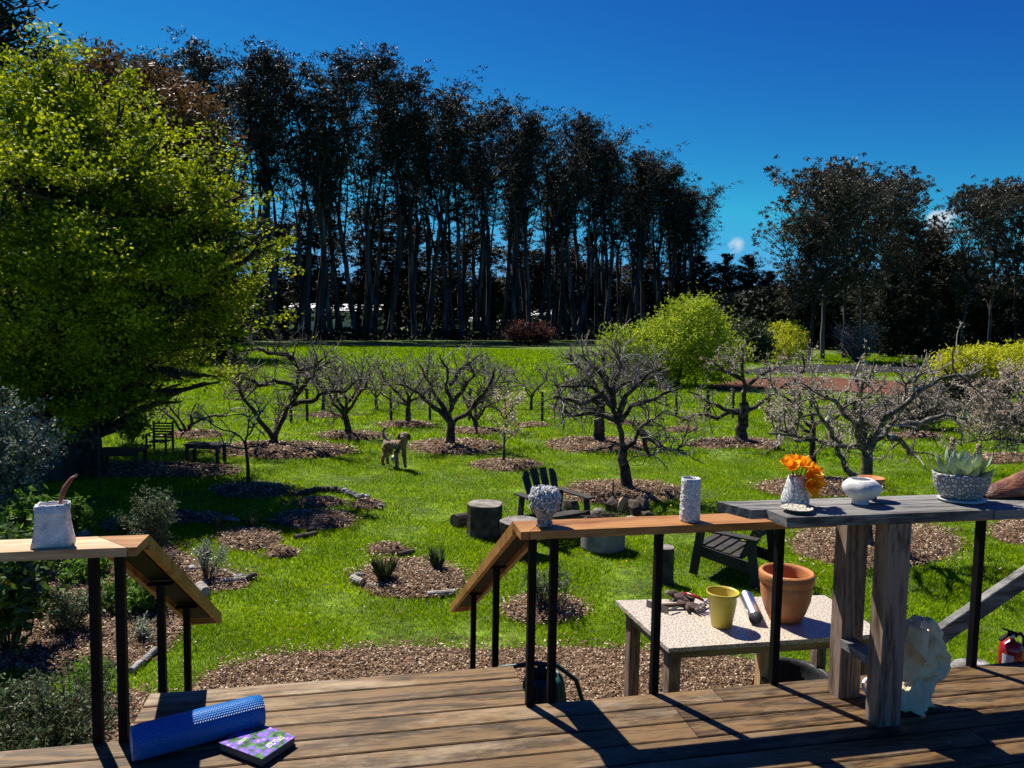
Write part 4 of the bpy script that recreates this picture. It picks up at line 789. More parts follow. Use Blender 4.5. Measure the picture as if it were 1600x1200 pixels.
# garden chair, low tables and bench in the maple's shade
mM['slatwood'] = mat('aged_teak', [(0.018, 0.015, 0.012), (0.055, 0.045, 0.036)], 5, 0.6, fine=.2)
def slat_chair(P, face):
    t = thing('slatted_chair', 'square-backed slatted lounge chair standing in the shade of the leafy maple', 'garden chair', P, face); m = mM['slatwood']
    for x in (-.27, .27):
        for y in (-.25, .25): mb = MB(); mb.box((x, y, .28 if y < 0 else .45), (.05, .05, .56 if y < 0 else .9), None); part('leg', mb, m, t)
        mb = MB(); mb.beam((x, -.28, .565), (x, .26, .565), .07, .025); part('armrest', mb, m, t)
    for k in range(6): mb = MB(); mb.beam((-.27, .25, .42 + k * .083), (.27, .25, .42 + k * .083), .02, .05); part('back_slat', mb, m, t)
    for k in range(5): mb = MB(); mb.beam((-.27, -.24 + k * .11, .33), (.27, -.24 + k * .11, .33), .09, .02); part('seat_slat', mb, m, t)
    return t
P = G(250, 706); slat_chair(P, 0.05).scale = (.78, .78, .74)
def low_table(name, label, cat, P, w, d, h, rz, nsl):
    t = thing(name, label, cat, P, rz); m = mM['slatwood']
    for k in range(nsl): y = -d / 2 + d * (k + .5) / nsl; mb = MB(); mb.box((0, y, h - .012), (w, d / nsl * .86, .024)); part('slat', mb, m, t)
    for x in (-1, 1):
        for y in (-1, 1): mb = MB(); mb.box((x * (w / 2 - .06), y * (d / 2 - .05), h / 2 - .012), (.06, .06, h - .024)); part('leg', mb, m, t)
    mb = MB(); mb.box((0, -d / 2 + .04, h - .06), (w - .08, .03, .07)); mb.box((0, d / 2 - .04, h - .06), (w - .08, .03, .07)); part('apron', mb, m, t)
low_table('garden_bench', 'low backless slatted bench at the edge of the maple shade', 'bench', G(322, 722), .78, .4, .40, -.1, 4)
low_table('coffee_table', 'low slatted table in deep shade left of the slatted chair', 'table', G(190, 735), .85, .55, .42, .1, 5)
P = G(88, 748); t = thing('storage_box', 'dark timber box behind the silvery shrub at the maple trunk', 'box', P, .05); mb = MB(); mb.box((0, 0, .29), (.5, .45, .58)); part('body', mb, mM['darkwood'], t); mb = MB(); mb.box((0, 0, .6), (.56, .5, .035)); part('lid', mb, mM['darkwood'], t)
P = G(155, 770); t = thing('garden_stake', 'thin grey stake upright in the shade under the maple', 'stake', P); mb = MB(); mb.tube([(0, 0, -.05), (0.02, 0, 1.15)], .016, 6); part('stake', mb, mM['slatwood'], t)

# ------------------------------------------------------------------ tubes in bulk for branches (numpy, very light)
def limb_path(p0, p1, n, wob, up=0.0, seed=0):
    p0, p1 = np.array(p0, float), np.array(p1, float); L = np.linalg.norm(p1 - p0); q = np.linspace(0, 1, n + 1)[:, None]
    P = p0 + (p1 - p0) * q; off = np.cumsum(rng.normal(0, wob * L / n, (n + 1, 3)), 0); off -= q * off[-1]; off[0] = 0
    P = P + off; P[:, 2] += up * L * np.sin(np.pi * q[:, 0]); return P
class Tubes:
    def __init__(s): s.V = []; s.F = []; s.n = 0
    def add(s, P, R, n=3):
        P = np.asarray(P, float); k = len(P); T = np.gradient(P, axis=0); T /= np.linalg.norm(T, axis=1)[:, None] + 1e-9
        ref = np.array([.37, .21, .9]); N = np.cross(T, ref); N /= np.linalg.norm(N, axis=1)[:, None] + 1e-9; B = np.cross(T, N)
        a = np.arange(n) * 2 * np.pi / n; R = np.asarray(R, float)
        V = P[:, None, :] + (N[:, None, :] * np.cos(a)[None, :, None] + B[:, None, :] * np.sin(a)[None, :, None]) * R[:, None, None]
        i, j = np.meshgrid(np.arange(k - 1), np.arange(n), indexing='ij'); j2 = (j + 1) % n
        F = np.stack([i * n + j, i * n + j2, (i + 1) * n + j2, (i + 1) * n + j], -1).reshape(-1, 4) + s.n
        s.V.append(V.reshape(-1, 3)); s.F.append(F); s.n += k * n
    def mesh(s, name, m, smooth=False): return np_mesh(name, np.concatenate(s.V), np.concatenate(s.F), m, smooth)
def leaf_quads(C, L, W, dirs=None, flat=0.0, jit=1.0):
    """diamond leaf-shaped quads at centres C; dirs bias the leaf axis; flat biases normals upward"""
    N = len(C); t = rng.normal(size=(N, 3)) * jit
    if dirs is not None: t = t + dirs
    t /= np.linalg.norm(t, axis=1)[:, None]; nn = rng.normal(size=(N, 3)); nn[:, 2] += flat * 2; b = np.cross(nn, t); b /= np.linalg.norm(b, axis=1)[:, None] + 1e-9
    L = np.broadcast_to(L, (N,))[:, None]; W = np.broadcast_to(W, (N,))[:, None]
    V = np.stack([C - t * L / 2, C + b * W / 2 - t * L * .05, C + t * L / 2, C - b * W / 2 - t * L * .05], 1).reshape(-1, 3); F = np.arange(4 * N).reshape(-1, 4); return V, F

# ------------------------------------------------------------------ orchard
def fruit_tree(label, P, trunk, limbs, r=0.08, spread=1.0, twigs=1.0, tall=0.5, blossom=0.0, bmat='bud', pale=False, group=None, twl=0.36, name='apple_tree', cat='fruit tree', bsz=.03):
    """trunk: list of (x, z) from the base; limbs: list of polylines [(x, y, z)...] starting on the trunk"""
    t = thing(name, label, cat, P, 0, group); TT, TW = Tubes(), Tubes(); tips = []
    tp = np.array([(x, 0, z) for x, z in trunk], float)
    tq = [tp[0]];
    for a, b in zip(tp[:-1], tp[1:]):
        n = max(2, int(np.linalg.norm(b - a) / .12))
        for k in range(1, n + 1): tq.append(a + (b - a) * k / n + rng.normal(0, r * .10, 3) * (k < n))
    tq = np.array(tq); q = np.linspace(0, 1, len(tq)); TT.add(tq, r * (1.22 * np.exp(-q * 9) * .35 + 1 - .28 * q), 11)
    def spurs(P_, dens, r0):
        L = np.linalg.norm(np.diff(P_, axis=0), axis=1).sum(); n = int(L * dens)
        for _ in range(n):
            s = rng.uniform(.1, 1) * (len(P_) - 1); i = int(min(s, len(P_) - 2)); p = P_[i] + (P_[i + 1] - P_[i]) * (s - i)
            d = rng.normal(size=3); d[2] = abs(d[2]) * .9; d /= np.linalg.norm(d); l = rng.uniform(.03, .10); TW.add([p, p + d * l * .6 + rng.normal(0, .008, 3), p + d * l], [r0, r0 * .8, r0 * .6], 3); tips.append(p + d * l)
    def twig(p, d, L):
        d = np.array(d, float); d /= np.linalg.norm(d); n = 4; P_ = [p]
        for k in range(n): d = d + rng.normal(0, .22, 3) + np.array([0, 0, .05]); d /= np.linalg.norm(d); P_.append(P_[-1] + d * L / n)
        P_ = np.array(P_); TW.add(P_, np.linspace(.0070, .0036, n + 1), 3); tips.append(P_[-1]); tips.append(P_[2]); spurs(P_, 5, .004); return P_
    for lm in limbs:
        pts = np.array(lm, float); r0 = min(.066, r * .50) if r > .05 else r * .5; seg = [pts[0]]
        for a, b in zip(pts[:-1], pts[1:]):
            sp = limb_path(a, b, max(3, int(np.linalg.norm(b - a) / .13)), .20, .04); seg += list(sp[1:])
        seg = np.array(seg); L = np.linalg.norm(np.diff(seg, axis=0), axis=1).sum(); TT.add(seg, np.linspace(r0, r0 * .26, len(seg)) * (1 + rng.normal(0, .07, len(seg))), 8)
        axis = (seg[-1] - seg[0]) / (np.linalg.norm(seg[-1] - seg[0]) + 1e-9); nsec = int(max(3, L * 9.5) * twigs)
        spurs(seg, 10, .006)
        for k in range(nsec):
            s = rng.uniform(.22, 1.0) ** .8 * (len(seg) - 1); i = int(min(s, len(seg) - 2)); p = seg[i]; d = rng.normal(size=3); d = d - axis * d.dot(axis) * .4 + axis * .45; d[2] += .25; d /= np.linalg.norm(d)
            l2 = rng.uniform(.28, .62) * spread; S2 = limb_path(p, p + d * l2, 5, .24, .10); TW.add(S2, np.linspace(.015, .008, 6) * (1 if l2 > .3 else .8), 4); spurs(S2, 9, .005)
            for m_ in range(int(rng.integers(2, 6) * twigs + .5)):
                j = rng.integers(1, 6); up = rng.uniform(.1, 1.0) * tall * 2; dd = rng.normal(size=3) * .8 + d * .6 + np.array([0, 0, up]); twig(S2[j], dd, rng.uniform(.5, 1.25) * twl)
    link('trunk', TT.mesh('trunk', mM['palebark' if pale else 'bark'], True), t); link('twigs', TW.mesh('twigs', mM['twig']), t)
    if blossom > 0:
        tp_ = np.array(tips); n = int(len(tp_) * blossom); sel = tp_[rng.choice(len(tp_), n, replace=True)]; C = np.repeat(sel, 5, 0) + rng.normal(0, bsz * .8, (n * 5, 3))
        V, F = leaf_quads(C, bsz * rng.uniform(.7, 1.4, len(C)), bsz * .7 * rng.uniform(.7, 1.3, len(C))); link('blossom' if bmat == 'bud' else 'young_leaves', np_mesh('blossom', V, F, mM[bmat]), t)
    return t
def auto_limbs(n, top, w, h, fork=0.0, seed=0):
    out = []; a0 = rng.uniform(0, 6)
    for k in range(n):
        a = a0 + 2 * np.pi * k / n + rng.uniform(-.3, .3); R = w * rng.uniform(.75, 1.05); H = h * rng.uniform(.55, 1.0); x, y = math.cos(a), math.sin(a)
        out.append([(0, 0, top - rng.uniform(0, .12)), (x * R * .45, y * R * .45, top + H * .35), (x * R * .8, y * R * .8, top + H * .55), (x * R * rng.uniform(.8, 1.1), y * R * .9, top + H)])
    return out
def pxl(bx, by, pts, ys=None):
    """limb outline measured in the photograph -> metres from the tree's base; ys are depths off the trunk's plane"""
    P = G(bx, by); k = P.y / F_PX * 1.0; out = []
    for i, (x, y) in enumerate(pts): out.append(((x - bx) * k + (by - y) * k * -0.0175, (ys[i] if ys else 0), (by - y) * k * 1.0))
    return out
def ptree(label, bx, by, trunk, limbs, **kw):
    P = G(bx, by); tr = [(p[0], p[2]) for p in pxl(bx, by, [(bx, by)] + trunk)]; tr[0] = (0, -.05); L = []
    for l in limbs:
        n = len(l); yd = rng.uniform(-.9, .9); L.append(pxl(bx, by, l, [yd * (i / max(1, n - 1)) ** 1.3 for i in range(n)]))
    return fruit_tree(label, P, tr, L, **kw)
GR = 'bare orchard fruit trees'
ptree('big bare apple tree with two leaning dark trunks, nearest the leafy maple', 430, 698, [(428, 690)],
    [[(428, 692), (408, 655), (392, 625), (386, 600), (392, 575)], [(428, 690), (440, 660), (455, 632), (466, 606), (470, 575), (462, 548)], [(455, 632), (490, 625), (505, 612), (540, 610), (575, 588)], [(466, 606), (440, 595), (415, 600), (396, 585), (372, 570)], [(470, 578), (500, 570), (520, 555)], [(392, 600), (370, 615), (345, 600)], [(462, 560), (430, 550), (405, 545)], [(458, 628), (488, 590), (530, 560)], [(430, 690), (425, 660), (432, 640)]], r=.16, twigs=1.15, spread=1.1, tall=.35, group=GR, twl=.42)
ptree('low wide apple tree with three spreading limbs behind the slatted chair', 291, 680, [(291, 674)], [[(291, 676), (270, 655), (240, 640), (222, 628)], [(291, 676), (298, 655), (305, 630)], [(291, 676), (312, 655), (345, 652), (352, 640)], [(291, 676), (285, 650), (272, 630)]], r=.085, twigs=.75, group=GR)
ptree('rounded bare apple tree between the big leaning tree and the dog', 545, 680, [(541, 650)], [[(541, 652), (520, 625), (498, 600), (492, 580)], [(541, 652), (545, 620), (540, 590), (532, 565)], [(541, 652), (560, 620), (580, 600), (590, 575)], [(541, 648), (530, 610), (510, 575)], [(541, 650), (562, 605), (568, 570)], [(541, 655), (515, 648), (500, 640)]], r=.10, tall=.55, group=GR)
ptree('bare apple tree with long upright shoots beside the wire fence', 636, 662, [(639, 632)], [[(639, 634), (618, 610), (600, 585), (592, 568)], [(639, 634), (632, 600), (625, 570)], [(639, 632), (652, 605), (668, 580)], [(639, 632), (660, 618), (690, 595)], [(639, 634), (612, 625), (595, 612)]], r=.095, tall=.95, twl=.55, group=GR)
ptree('bare apple tree on a mulch ring just right of the dog', 703, 698, [(705, 662)], [[(705, 664), (688, 640), (660, 612), (625, 596)], [(705, 664), (708, 630), (698, 600), (700, 572), (690, 552)], [(708, 660), (728, 648), (755, 625), (778, 612), (800, 596)], [(705, 634), (725, 608), (742, 585), (735, 562)], [(696, 650), (672, 600), (655, 570)], [(740, 636), (765, 600), (775, 570)], [(704, 600), (720, 575), (748, 555)]], r=.13, twigs=1.15, tall=.5, group=GR)
ptree('small forked apple tree partly behind the blossoming sapling', 745, 672, [(742, 655)], [[(742, 658), (730, 630), (722, 600), (715, 580)], [(742, 658), (758, 635), (785, 620), (800, 600)], [(742, 656), (750, 610), (758, 575)], [(742, 656), (772, 600), (790, 570)]], r=.09, tall=.7, group=GR)
ptree('slim sapling in white blossom on a small mulch ring right of centre', 787, 727, [(788, 690), (790, 655), (789, 622)], [[(789, 690), (780, 668), (772, 655)], [(790, 672), (800, 655), (808, 645)], [(789, 655), (778, 635), (780, 618)], [(790, 650), (802, 628), (800, 610)], [(789, 690), (802, 680), (812, 672)]], r=.026, twigs=.45, spread=.45, twl=.2, blossom=2.2, bmat='budleaf', bsz=.045, name='blossom_tree')
ptree('thick dark-trunked apple tree on a wide mulch ring behind the nearest one', 935, 693, [(936, 660), (938, 632)], [[(938, 636), (915, 615), (885, 600), (860, 598)], [(938, 632), (930, 600), (905, 575), (880, 558)], [(938, 632), (945, 600), (940, 565), (930, 545)], [(938, 634), (960, 610), (985, 592), (1010, 580)], [(938, 640), (900, 640), (875, 650)], [(938, 632), (965, 590), (985, 560)]], r=.155, twigs=1.2, tall=.45, group=GR)
ptree('nearest central apple tree, dark slanting trunk rising right of the first garden chair', 980, 768, [(976, 730), (973, 700)],
    [[(973, 702), (966, 665), (955, 635), (935, 612), (905, 600), (868, 602)], [(974, 704), (990, 690), (1000, 668), (1018, 655), (1045, 640)], [(962, 650), (975, 615), (1000, 590), (1030, 570)], [(955, 635), (945, 600), (920, 570), (900, 552)], [(966, 660), (930, 645), (895, 650), (870, 640)], [(998, 668), (1025, 690), (1050, 688)], [(968, 655), (985, 630), (1020, 620), (1062, 600)], [(955, 632), (960, 590), (970, 560), (958, 545)], [(1000, 668), (1010, 700), (1018, 715)], [(935, 615), (905, 630), (880, 622), (862, 618)]], r=.115, twigs=1.25, spread=1.0, tall=.25, group=GR, twl=.34)
ptree('stout apple tree with one heavy pale limb reaching right toward the red earth', 1157, 692, [(1160, 655), (1160, 628)],
    [[(1160, 632), (1160, 600), (1152, 570), (1148, 540)], [(1162, 644), (1190, 628), (1215, 612), (1240, 598), (1268, 578)], [(1158, 645), (1130, 640), (1100, 625), (1072, 612)], [(1160, 612), (1175, 590), (1200, 572), (1220, 560)], [(1155, 640), (1120, 655), (1085, 650), (1062, 668)], [(1156, 590), (1125, 580), (1100, 565)], [(1240, 598), (1250, 575), (1245, 550)]], r=.165, twigs=.85, spread=.95, tall=.45, blossom=.25, bmat='budleaf', pale=False, group=GR, bsz=.04)
ptree('apple tree in pale bud behind the orange flowers, thin dark trunk', 1270, 745, [(1268, 700), (1268, 660)],
    [[(1268, 690), (1240, 688), (1215, 670), (1190, 672)], [(1268, 668), (1250, 640), (1225, 618), (1212, 600)], [(1268, 664), (1275, 630), (1290, 600)], [(1268, 664), (1295, 650), (1320, 632)], [(1268, 676), (1235, 660), (1200, 640)]], r=.075, twigs=1.0, tall=.4, blossom=.9, bmat='budleaf', group=GR, bsz=.035)
ptree('large pale-barked apple tree in bud behind the counter, nearest on the right', 1352, 858, [(1351, 790), (1350, 730), (1348, 690)],
    [[(1349, 752), (1325, 738), (1308, 712), (1290, 690), (1235, 678), (1185, 672)], [(1348, 700), (1325, 670), (1295, 640), (1268, 615), (1240, 608)], [(1348, 694), (1340, 650), (1345, 610), (1338, 575)], [(1350, 698), (1375, 680), (1405, 655), (1440, 620), (1478, 590)], [(1380, 678), (1410, 688), (1428, 708), (1448, 712)], [(1349, 692), (1370, 650), (1395, 610), (1402, 570)], [(1345, 670), (1310, 620), (1300, 580)], [(1400, 660), (1430, 655), (1465, 640), (1500, 645)], [(1348, 700), (1300, 690), (1262, 650), (1215, 640)], [(1348, 690), (1365, 640), (1430, 580), (1470, 565)]],
    r=.095, twigs=.72, spread=.8, tall=.35, blossom=1.3, bmat='budleaf', pale=True, group=GR, twl=.26, bsz=.020)
ptree('small dark apple tree behind the right half of the counter, near the hedge', 1430, 680, [(1430, 655)], [[(1430, 658), (1405, 635), (1392, 610)], [(1430, 656), (1432, 620), (1425, 598)], [(1430, 656), (1455, 635), (1470, 612)], [(1430, 660), (1400, 655), (1380, 648)]], r=.09, tall=.4, blossom=.5, bmat='budleaf', group=GR, bsz=.035)
ptree('apple tree coming into leaf at the extreme right behind the succulent', 1640, 745, [(1638, 700)], [[(1638, 706), (1600, 690), (1560, 688), (1520, 698)], [(1638, 700), (1600, 665), (1560, 655), (1525, 672)], [(1638, 700), (1615, 650), (1590, 620)], [(1638, 700), (1570, 640), (1540, 632)], [(1638, 700), (1660, 650), (1690, 600)]], r=.09, twigs=1.1, tall=.3, blossom=1.3, bmat='budleaf', group=GR, bsz=.035)
ptree('thin bare young tree in dappled shade left of the big leaning apple tree', 388, 762, [(388, 720), (385, 690)], [[(385, 692), (370, 670), (350, 655), (338, 640)], [(385, 690), (385, 660), (380, 632)], [(385, 690), (400, 668), (415, 655), (428, 640)], [(386, 700), (365, 690), (348, 680)], [(386, 705), (408, 695), (420, 688)]], r=.035, twigs=.55, spread=.7, twl=.32, group=GR)
ptree('distant bare apple tree between the nearest one and the wire fence', 968, 660, [(968, 640)], [[(968, 642), (950, 620), (940, 600)], [(968, 640), (980, 615), (990, 595)], [(968, 640), (965, 610), (972, 590)]], r=.07, group=GR, tall=.6)
ptree('small budding tree in front of the weeping willows at the extreme right', 1600, 645, [(1598, 622)], [[(1598, 625), (1575, 600), (1560, 580)], [(1598, 622), (1605, 590), (1600, 560)], [(1598, 622), (1625, 600), (1640, 575)]], r=.07, blossom=1.5, bmat='budleaf', group=GR, bsz=.06)
for (px, py, w_, lab) in ((505, 640, 40, 'faint bare tree beyond the fence behind the rounded apple tree'), (830, 640, 45, 'faint bare tree beyond the fence, left of the thick dark trunk'), (588, 640, 35, 'faint bare tree beyond the fence, left of the upright shoots')):
    P = G(px, py); fruit_tree(lab, P, [(0, -.05), (0, .5)], auto_limbs(4, .5, 1.1, 1.2), r=.06, tall=.8, twigs=.8, group=GR, twl=.5)

# ------------------------------------------------------------------ wire fence
fx = [(455, 660), (480, 659), (611, 658), (672, 657), (733, 657), (847, 657), (898, 657), (1057, 652), (1105, 653), (1145, 654), (1200, 655), (1248, 655), (1320, 656), (1465, 655), (1505, 657)]
fe = thing('wire_fence', 'wire fence on short dark posts crossing the back of the orchard', 'fence', G(847, 657)); fo = fe.location
posts = sorted([G(x, y) for x, y in fx], key=lambda p: p.x)
for i, p in enumerate(posts):
    h = 0.93 + rnd.uniform(-.06, .1); mb = MB(); mb.tube([(p.x - fo.x, p.y - fo.y, -.1), (p.x - fo.x + rnd.uniform(-.03, .03), p.y - fo.y, h)], .045 if i != 8 else .06, 7); part('post', mb, mM['darkwood'], fe)
for h in (.35, .6, .86):
    tb = Tubes(); tb.add(np.array([(p.x - fo.x, p.y - fo.y, h) for p in posts]), [.004] * len(posts), 3); link('wire', tb.mesh('wire', mM['steel']), fe)
P = G(1072, 652)
t = thing('trestle', 'small dark splayed trestle by the fence under the stout tree branches', 'trestle', G(1106, 655)); mb = MB()
for dx in (-.16, -.05, .07, .2): mb.tube([(dx * 1.6, rnd.uniform(-.1, .1), 0), (dx * .4, 0, .5)], .022, 5)
part('legs', mb, mM['darkwood'], t)

# ------------------------------------------------------------------ plants
def shrub(name, label, cat, P, w, h, m, n, lw, ll, stems=14, lean=0.2, gap=0.25, flowers=None, up=0.6, group=None, droop=0, base=0.0, dome=False, stem_m='stem'):
    t = thing(name, label, cat, P, 0, group); tb = Tubes(); C, Dr = [], []
    for k in range(stems):
        a = rng.uniform(0, 2 * np.pi); rr_ = rng.uniform(0, 1) ** .6; top = np.array([math.cos(a) * rr_ * w / 2, math.sin(a) * rr_ * w / 2, h * (rng.uniform(.75, 1.0) * (1 - .5 * rr_ ** 2 if dome else 1 - .25 * rr_))]); b0 = np.array([math.cos(a) * .05 * w, math.sin(a) * .05 * w, base])
        S = limb_path(b0, top, 6, .15, .04); tb.add(S, np.linspace(.012, .004, 7) * (h ** .5), 3)
        nb = max(2, int(n / stems / 9))
        for _ in range(nb):
            s = rng.uniform(gap, 1) * 6; i = int(min(s, 5)); p = S[i] + (S[i + 1] - S[i]) * (s - i); d = rng.normal(size=3); d[2] += up; d /= np.linalg.norm(d); l = rng.uniform(.08, .24) * max(w, h) ** .7 * .8
            e_ = p + d * l; e_[2] = max(e_[2], .02); 
            if nb < 400: tb.add([p, e_], [.003, .002], 3)
            q = rng.uniform(.2, 1.1, 9)[:, None]; C.append(p + (e_ - p) * q + rng.normal(0, ll * .45, (9, 3))); Dr.append(np.repeat(d[None] * .8, 9, 0))
    C = np.concatenate(C); C[:, 2] = np.maximum(C[:, 2], .015); Dr = np.concatenate(Dr); Dr[:, 2] -= droop
    V, F = leaf_quads(C, ll * rng.uniform(.6, 1.3, len(C)), lw * rng.uniform(.7, 1.2, len(C)), Dr, .4); link('leaves', np_mesh('leaves', V, F, mM[m]), t); link('stems', tb.mesh('stems', mM[stem_m]), t)
    if flowers:
        mb = MB()
        for _ in range(flowers[1]):
            c = C[rng.integers(len(C))] + np.array([0, -.03, .02])
            for k in range(7): a = k * .9; mb.beam(c, c + np.array([math.cos(a) * .03, -.01, math.sin(a) * .03]), .012, .002)
        part('flowers', mb, mM[flowers[0]], t)
    return t
def tuft(name, label, P, h, w, n, m='sage', bw=.008, group=None, cat='grass tuft'):
    t = thing(name, label, cat, P, 0, group); a = rng.uniform(0, 2 * np.pi, n); R = w * rng.uniform(0, 1, n) ** .7; hh = h * rng.uniform(.55, 1, n)
    B = np.stack([np.cos(a) * .04 * w * 6 * rng.uniform(0, 1, n), np.sin(a) * .24 * w * rng.uniform(0, 1, n), np.zeros(n)], 1); M_ = B + np.stack([np.cos(a) * R * .35, np.sin(a) * R * .35, hh * .62], 1); T_ = B + np.stack([np.cos(a) * R, np.sin(a) * R, hh], 1); s = np.stack([-np.sin(a), np.cos(a), 0 * a], 1) * bw / 2
    V = np.stack([B - s, B + s, M_ + s * .8, T_, M_ - s * .8], 1).reshape(-1, 3); link('blades', np_mesh('blades', V, np.arange(5 * n).reshape(-1, 5), mM[m]), t); return t
def Gp(x, y, z=0): return G(x, y, z)
tuft('grass_clump', 'upright green grass clump at the left of the oval bed', Gp(600, 915), .36, .15, 160, 'olive')
tuft('grass_clump', 'dense blue-green grass clump at the right of the oval bed', Gp(683, 897), .36, .10, 170, 'sage')
shrub('rosemary_bush', 'upright dark green shrub in the small bed behind the railing corner', 'shrub', Gp(855, 955), .5, .55, 'sage', 1600, .012, .05, 14)
tuft('iris_leaves', 'strappy leaf clump in the left beds, nearest the fallen stones', Gp(342, 832), .28, .10, 26, 'sage', .014, cat='plant')
tuft('iris_leaves', 'taller strappy leaf clump between the two small left beds', Gp(392, 830), .34, .16, 45, 'sage', .014, cat='plant')
tuft('iris_leaves', 'small strappy clump behind the forked branch', Gp(268, 800), .30, .08, 22, 'sage', .012, cat='plant')
shrub('rosemary_bush', 'bushy grey-green shrub rising behind the left handrail corner', 'shrub', Gp(238, 880), .75, 1.0, 'sage', 3600, .014, .05, 18, up=.9)
shrub('lavender_bush', 'small grey lavender bush in the mulch right of the left handrail', 'shrub', Gp(325, 905), .42, .48, 'silver', 1300, .010, .04, 14, up=.9)
shrub('ground_plant', 'low fresh green plant mound seen between the left railing posts', 'plant', Gp(215, 950), .9, .28, 'bright', 3800, .03, .07, 26, dome=True)
shrub('ground_plant', 'low green plant between the far left mulch and the leftmost post', 'plant', Gp(122, 905), .55, .3, 'bright', 1300, .03, .08, 14, dome=True)
shrub('ground_plant', 'bright leafy seedling at the tip of the pale left railing', 'plant', Gp(208, 838), .3, .22, 'bright', 250, .05, .11, 8)
shrub('lavender_bush', 'small grey bush in the mulch behind the handrail end', 'shrub', Gp(228, 1000), .3, .2, 'silver', 900, .010, .035, 12)
P = at(52, 1168, 4.35); shrub('sage_bush', 'feathery grey-green sage bush low at the picture corner beyond the deck', 'shrub', (P.x, 4.5, 0), .95, .72, 'sage', 8500, .011, .042, 60, up=.9, gap=.3)
P = G(150, 1085); shrub('ground_plant', 'deep green strappy plant in shade beside the leftmost railing post', 'plant', (P.x - .05, P.y, 0), .4, .25, 'bright', 700, .015, .09, 12, up=.8)
P = G(50, 1010); shrub('flowering_bush', 'broad-leafed dark bush with yellow flowers outside the left railing', 'shrub', (P.x - .12, P.y - .1, 0), 1.0, 1.12, 'glossleaf', 2600, .05, .095, 22, flowers=('yellow', 7), droop=.5, gap=.35)
P = G(90, 985); shrub('ground_plant', 'fine green bush beneath the yellow-flowered bush', 'plant', (P.x + .1, P.y, 0), .7, .42, 'sage', 3200, .014, .035, 24)
P = G(60, 880); shrub('leafy_bush', 'bright green leafy bush behind the square white vase', 'shrub', (P.x, P.y, 0), 1.2, .85, 'bright', 3600, .04, .09, 24)
P = at(15, 700, 9.5); shrub('silver_shrub', 'tall silvery-leaved shrub at the picture edge before the maple', 'shrub', (P.x - .25, P.y, 0), 1.8, 2.25, 'silver', 13000, .028, .062, 46, up=.5, gap=.2)
P = G(205, 692); shrub('shade_shrub', 'dark leafy bush left of the slatted chair against the sunny lawn', 'shrub', P, .9, .95, 'glossleaf', 1500, .07, .12, 14)
P = G(1480, 672); shrub('hedge_bush', 'wide low dark grey-green bush by the fence on the right', 'shrub', (P.x - .8, P.y + .4, 0), 3.2, 1.05, 'lav', 9000, .03, .10, 50, dome=True, up=.8)
P = G(1575, 672); shrub('hedge_bush', 'wide low dark bush at the picture edge right of the grey-green one', 'shrub', (P.x + .2, P.y + .3, 0), 2.6, 1.0, 'lav', 7000, .03, .10, 40, dome=True, up=.8)
P = G(1365, 672); shrub('hedge_bush', 'low grey bush seen through the budding branches left of the wide one', 'shrub', (P.x, P.y + .3, 0), 1.5, .75, 'lav', 3600, .03, .09, 24, dome=True, up=.8)
P = G(1500, 640); shrub('hedge_bush', 'black-green rounded bush behind the wide low grey-green one', 'shrub', (P.x, P.y, 0), 4.5, 1.3, 'conifer', 6000, .08, .16, 40, dome=True)

# stones and logs that edge the beds
EDGE = 'logs and stones edging the flower beds'
def edge_log(x0, y0, x1, y1, r, m='palelog', lab=''):
    a, b = G(x0, y0), G(x1, y1); a.z = b.z = r * .7; log(lab, a, b, r, m, EDGE, 'edging_log', 'log')
def edge_stone(x, y, s, m='stone', lab=''):
    a = G(x, y); chunk((a.x, a.y, s * .45), (s, s * .8, s * .6), (rnd.uniform(-.3, .3), rnd.uniform(-.3, .3), rnd.uniform(0, 3)), m, lab, 'edging_stone', 'stone', EDGE)
edge_log(345, 912, 384, 908, .035, 'palelog', 'pale straight stick edging the left mulch beside the lavender')
edge_log(382, 908, 398, 902, .04, 'log', 'dark knot of wood at the tip of the left mulch')
edge_log(347, 892, 375, 905, .02, 'palelog', 'thin curved stick above the pale straight one')
edge_log(312, 922, 320, 932, .06, 'palelog', 'short thick pale log just above the handrail tip')
edge_log(258, 875, 280, 868, .03, 'log', 'dark stick lying on the mulch beside the handrail')
edge_log(205, 1052, 243, 1018, .028, 'stone', 'curved stone kerb strip between the railing posts')
edge_log(162, 1040, 190, 1045, .04, 'log', 'dark log piece left of the curved kerb strip')
edge_log(550, 908, 568, 915, .045, 'palelog', 'pale broken log at the left tip of the oval bed')
edge_log(575, 918, 608, 922, .035, 'palelog', 'long pale log on the near left edge of the oval bed')
edge_log(668, 932, 712, 928, .035, 'palelog', 'long pale log on the near right edge of the oval bed')
edge_log(622, 870, 646, 864, .035, 'log', 'grey log at the far edge of the oval bed')
edge_log(578, 858, 584, 868, .012, 'palelog', 'small white stick above the oval bed')
edge_log(800, 962, 828, 968, .028, 'palelog', 'curved pale log before the small railing-corner bed')
edge_log(864, 966, 890, 964, .028, 'palelog', 'pale log right of the post before the small railing-corner bed')
edge_log(786, 935, 794, 955, .012, 'palelog', 'thin white stick left of the small railing-corner bed')
edge_log(460, 842, 494, 836, .035, 'log', 'curved dark log at the right of the middle left bed')
edge_log(484, 834, 496, 818, .045, 'log', 'upended gnarled log piece between the left beds')
edge_log(498, 815, 548, 810, .028, 'log', 'long dark log below the upper left bed')
edge_log(462, 825, 480, 820, .022, 'palelog', 'small pale stick by the gnarled log')
edge_log(418, 815, 448, 822, .03, 'log', 'dark log at the left tip of the upper left bed')
edge_log(505, 798, 545, 802, .02, 'palelog', 'thin pale stick behind the upper left bed')
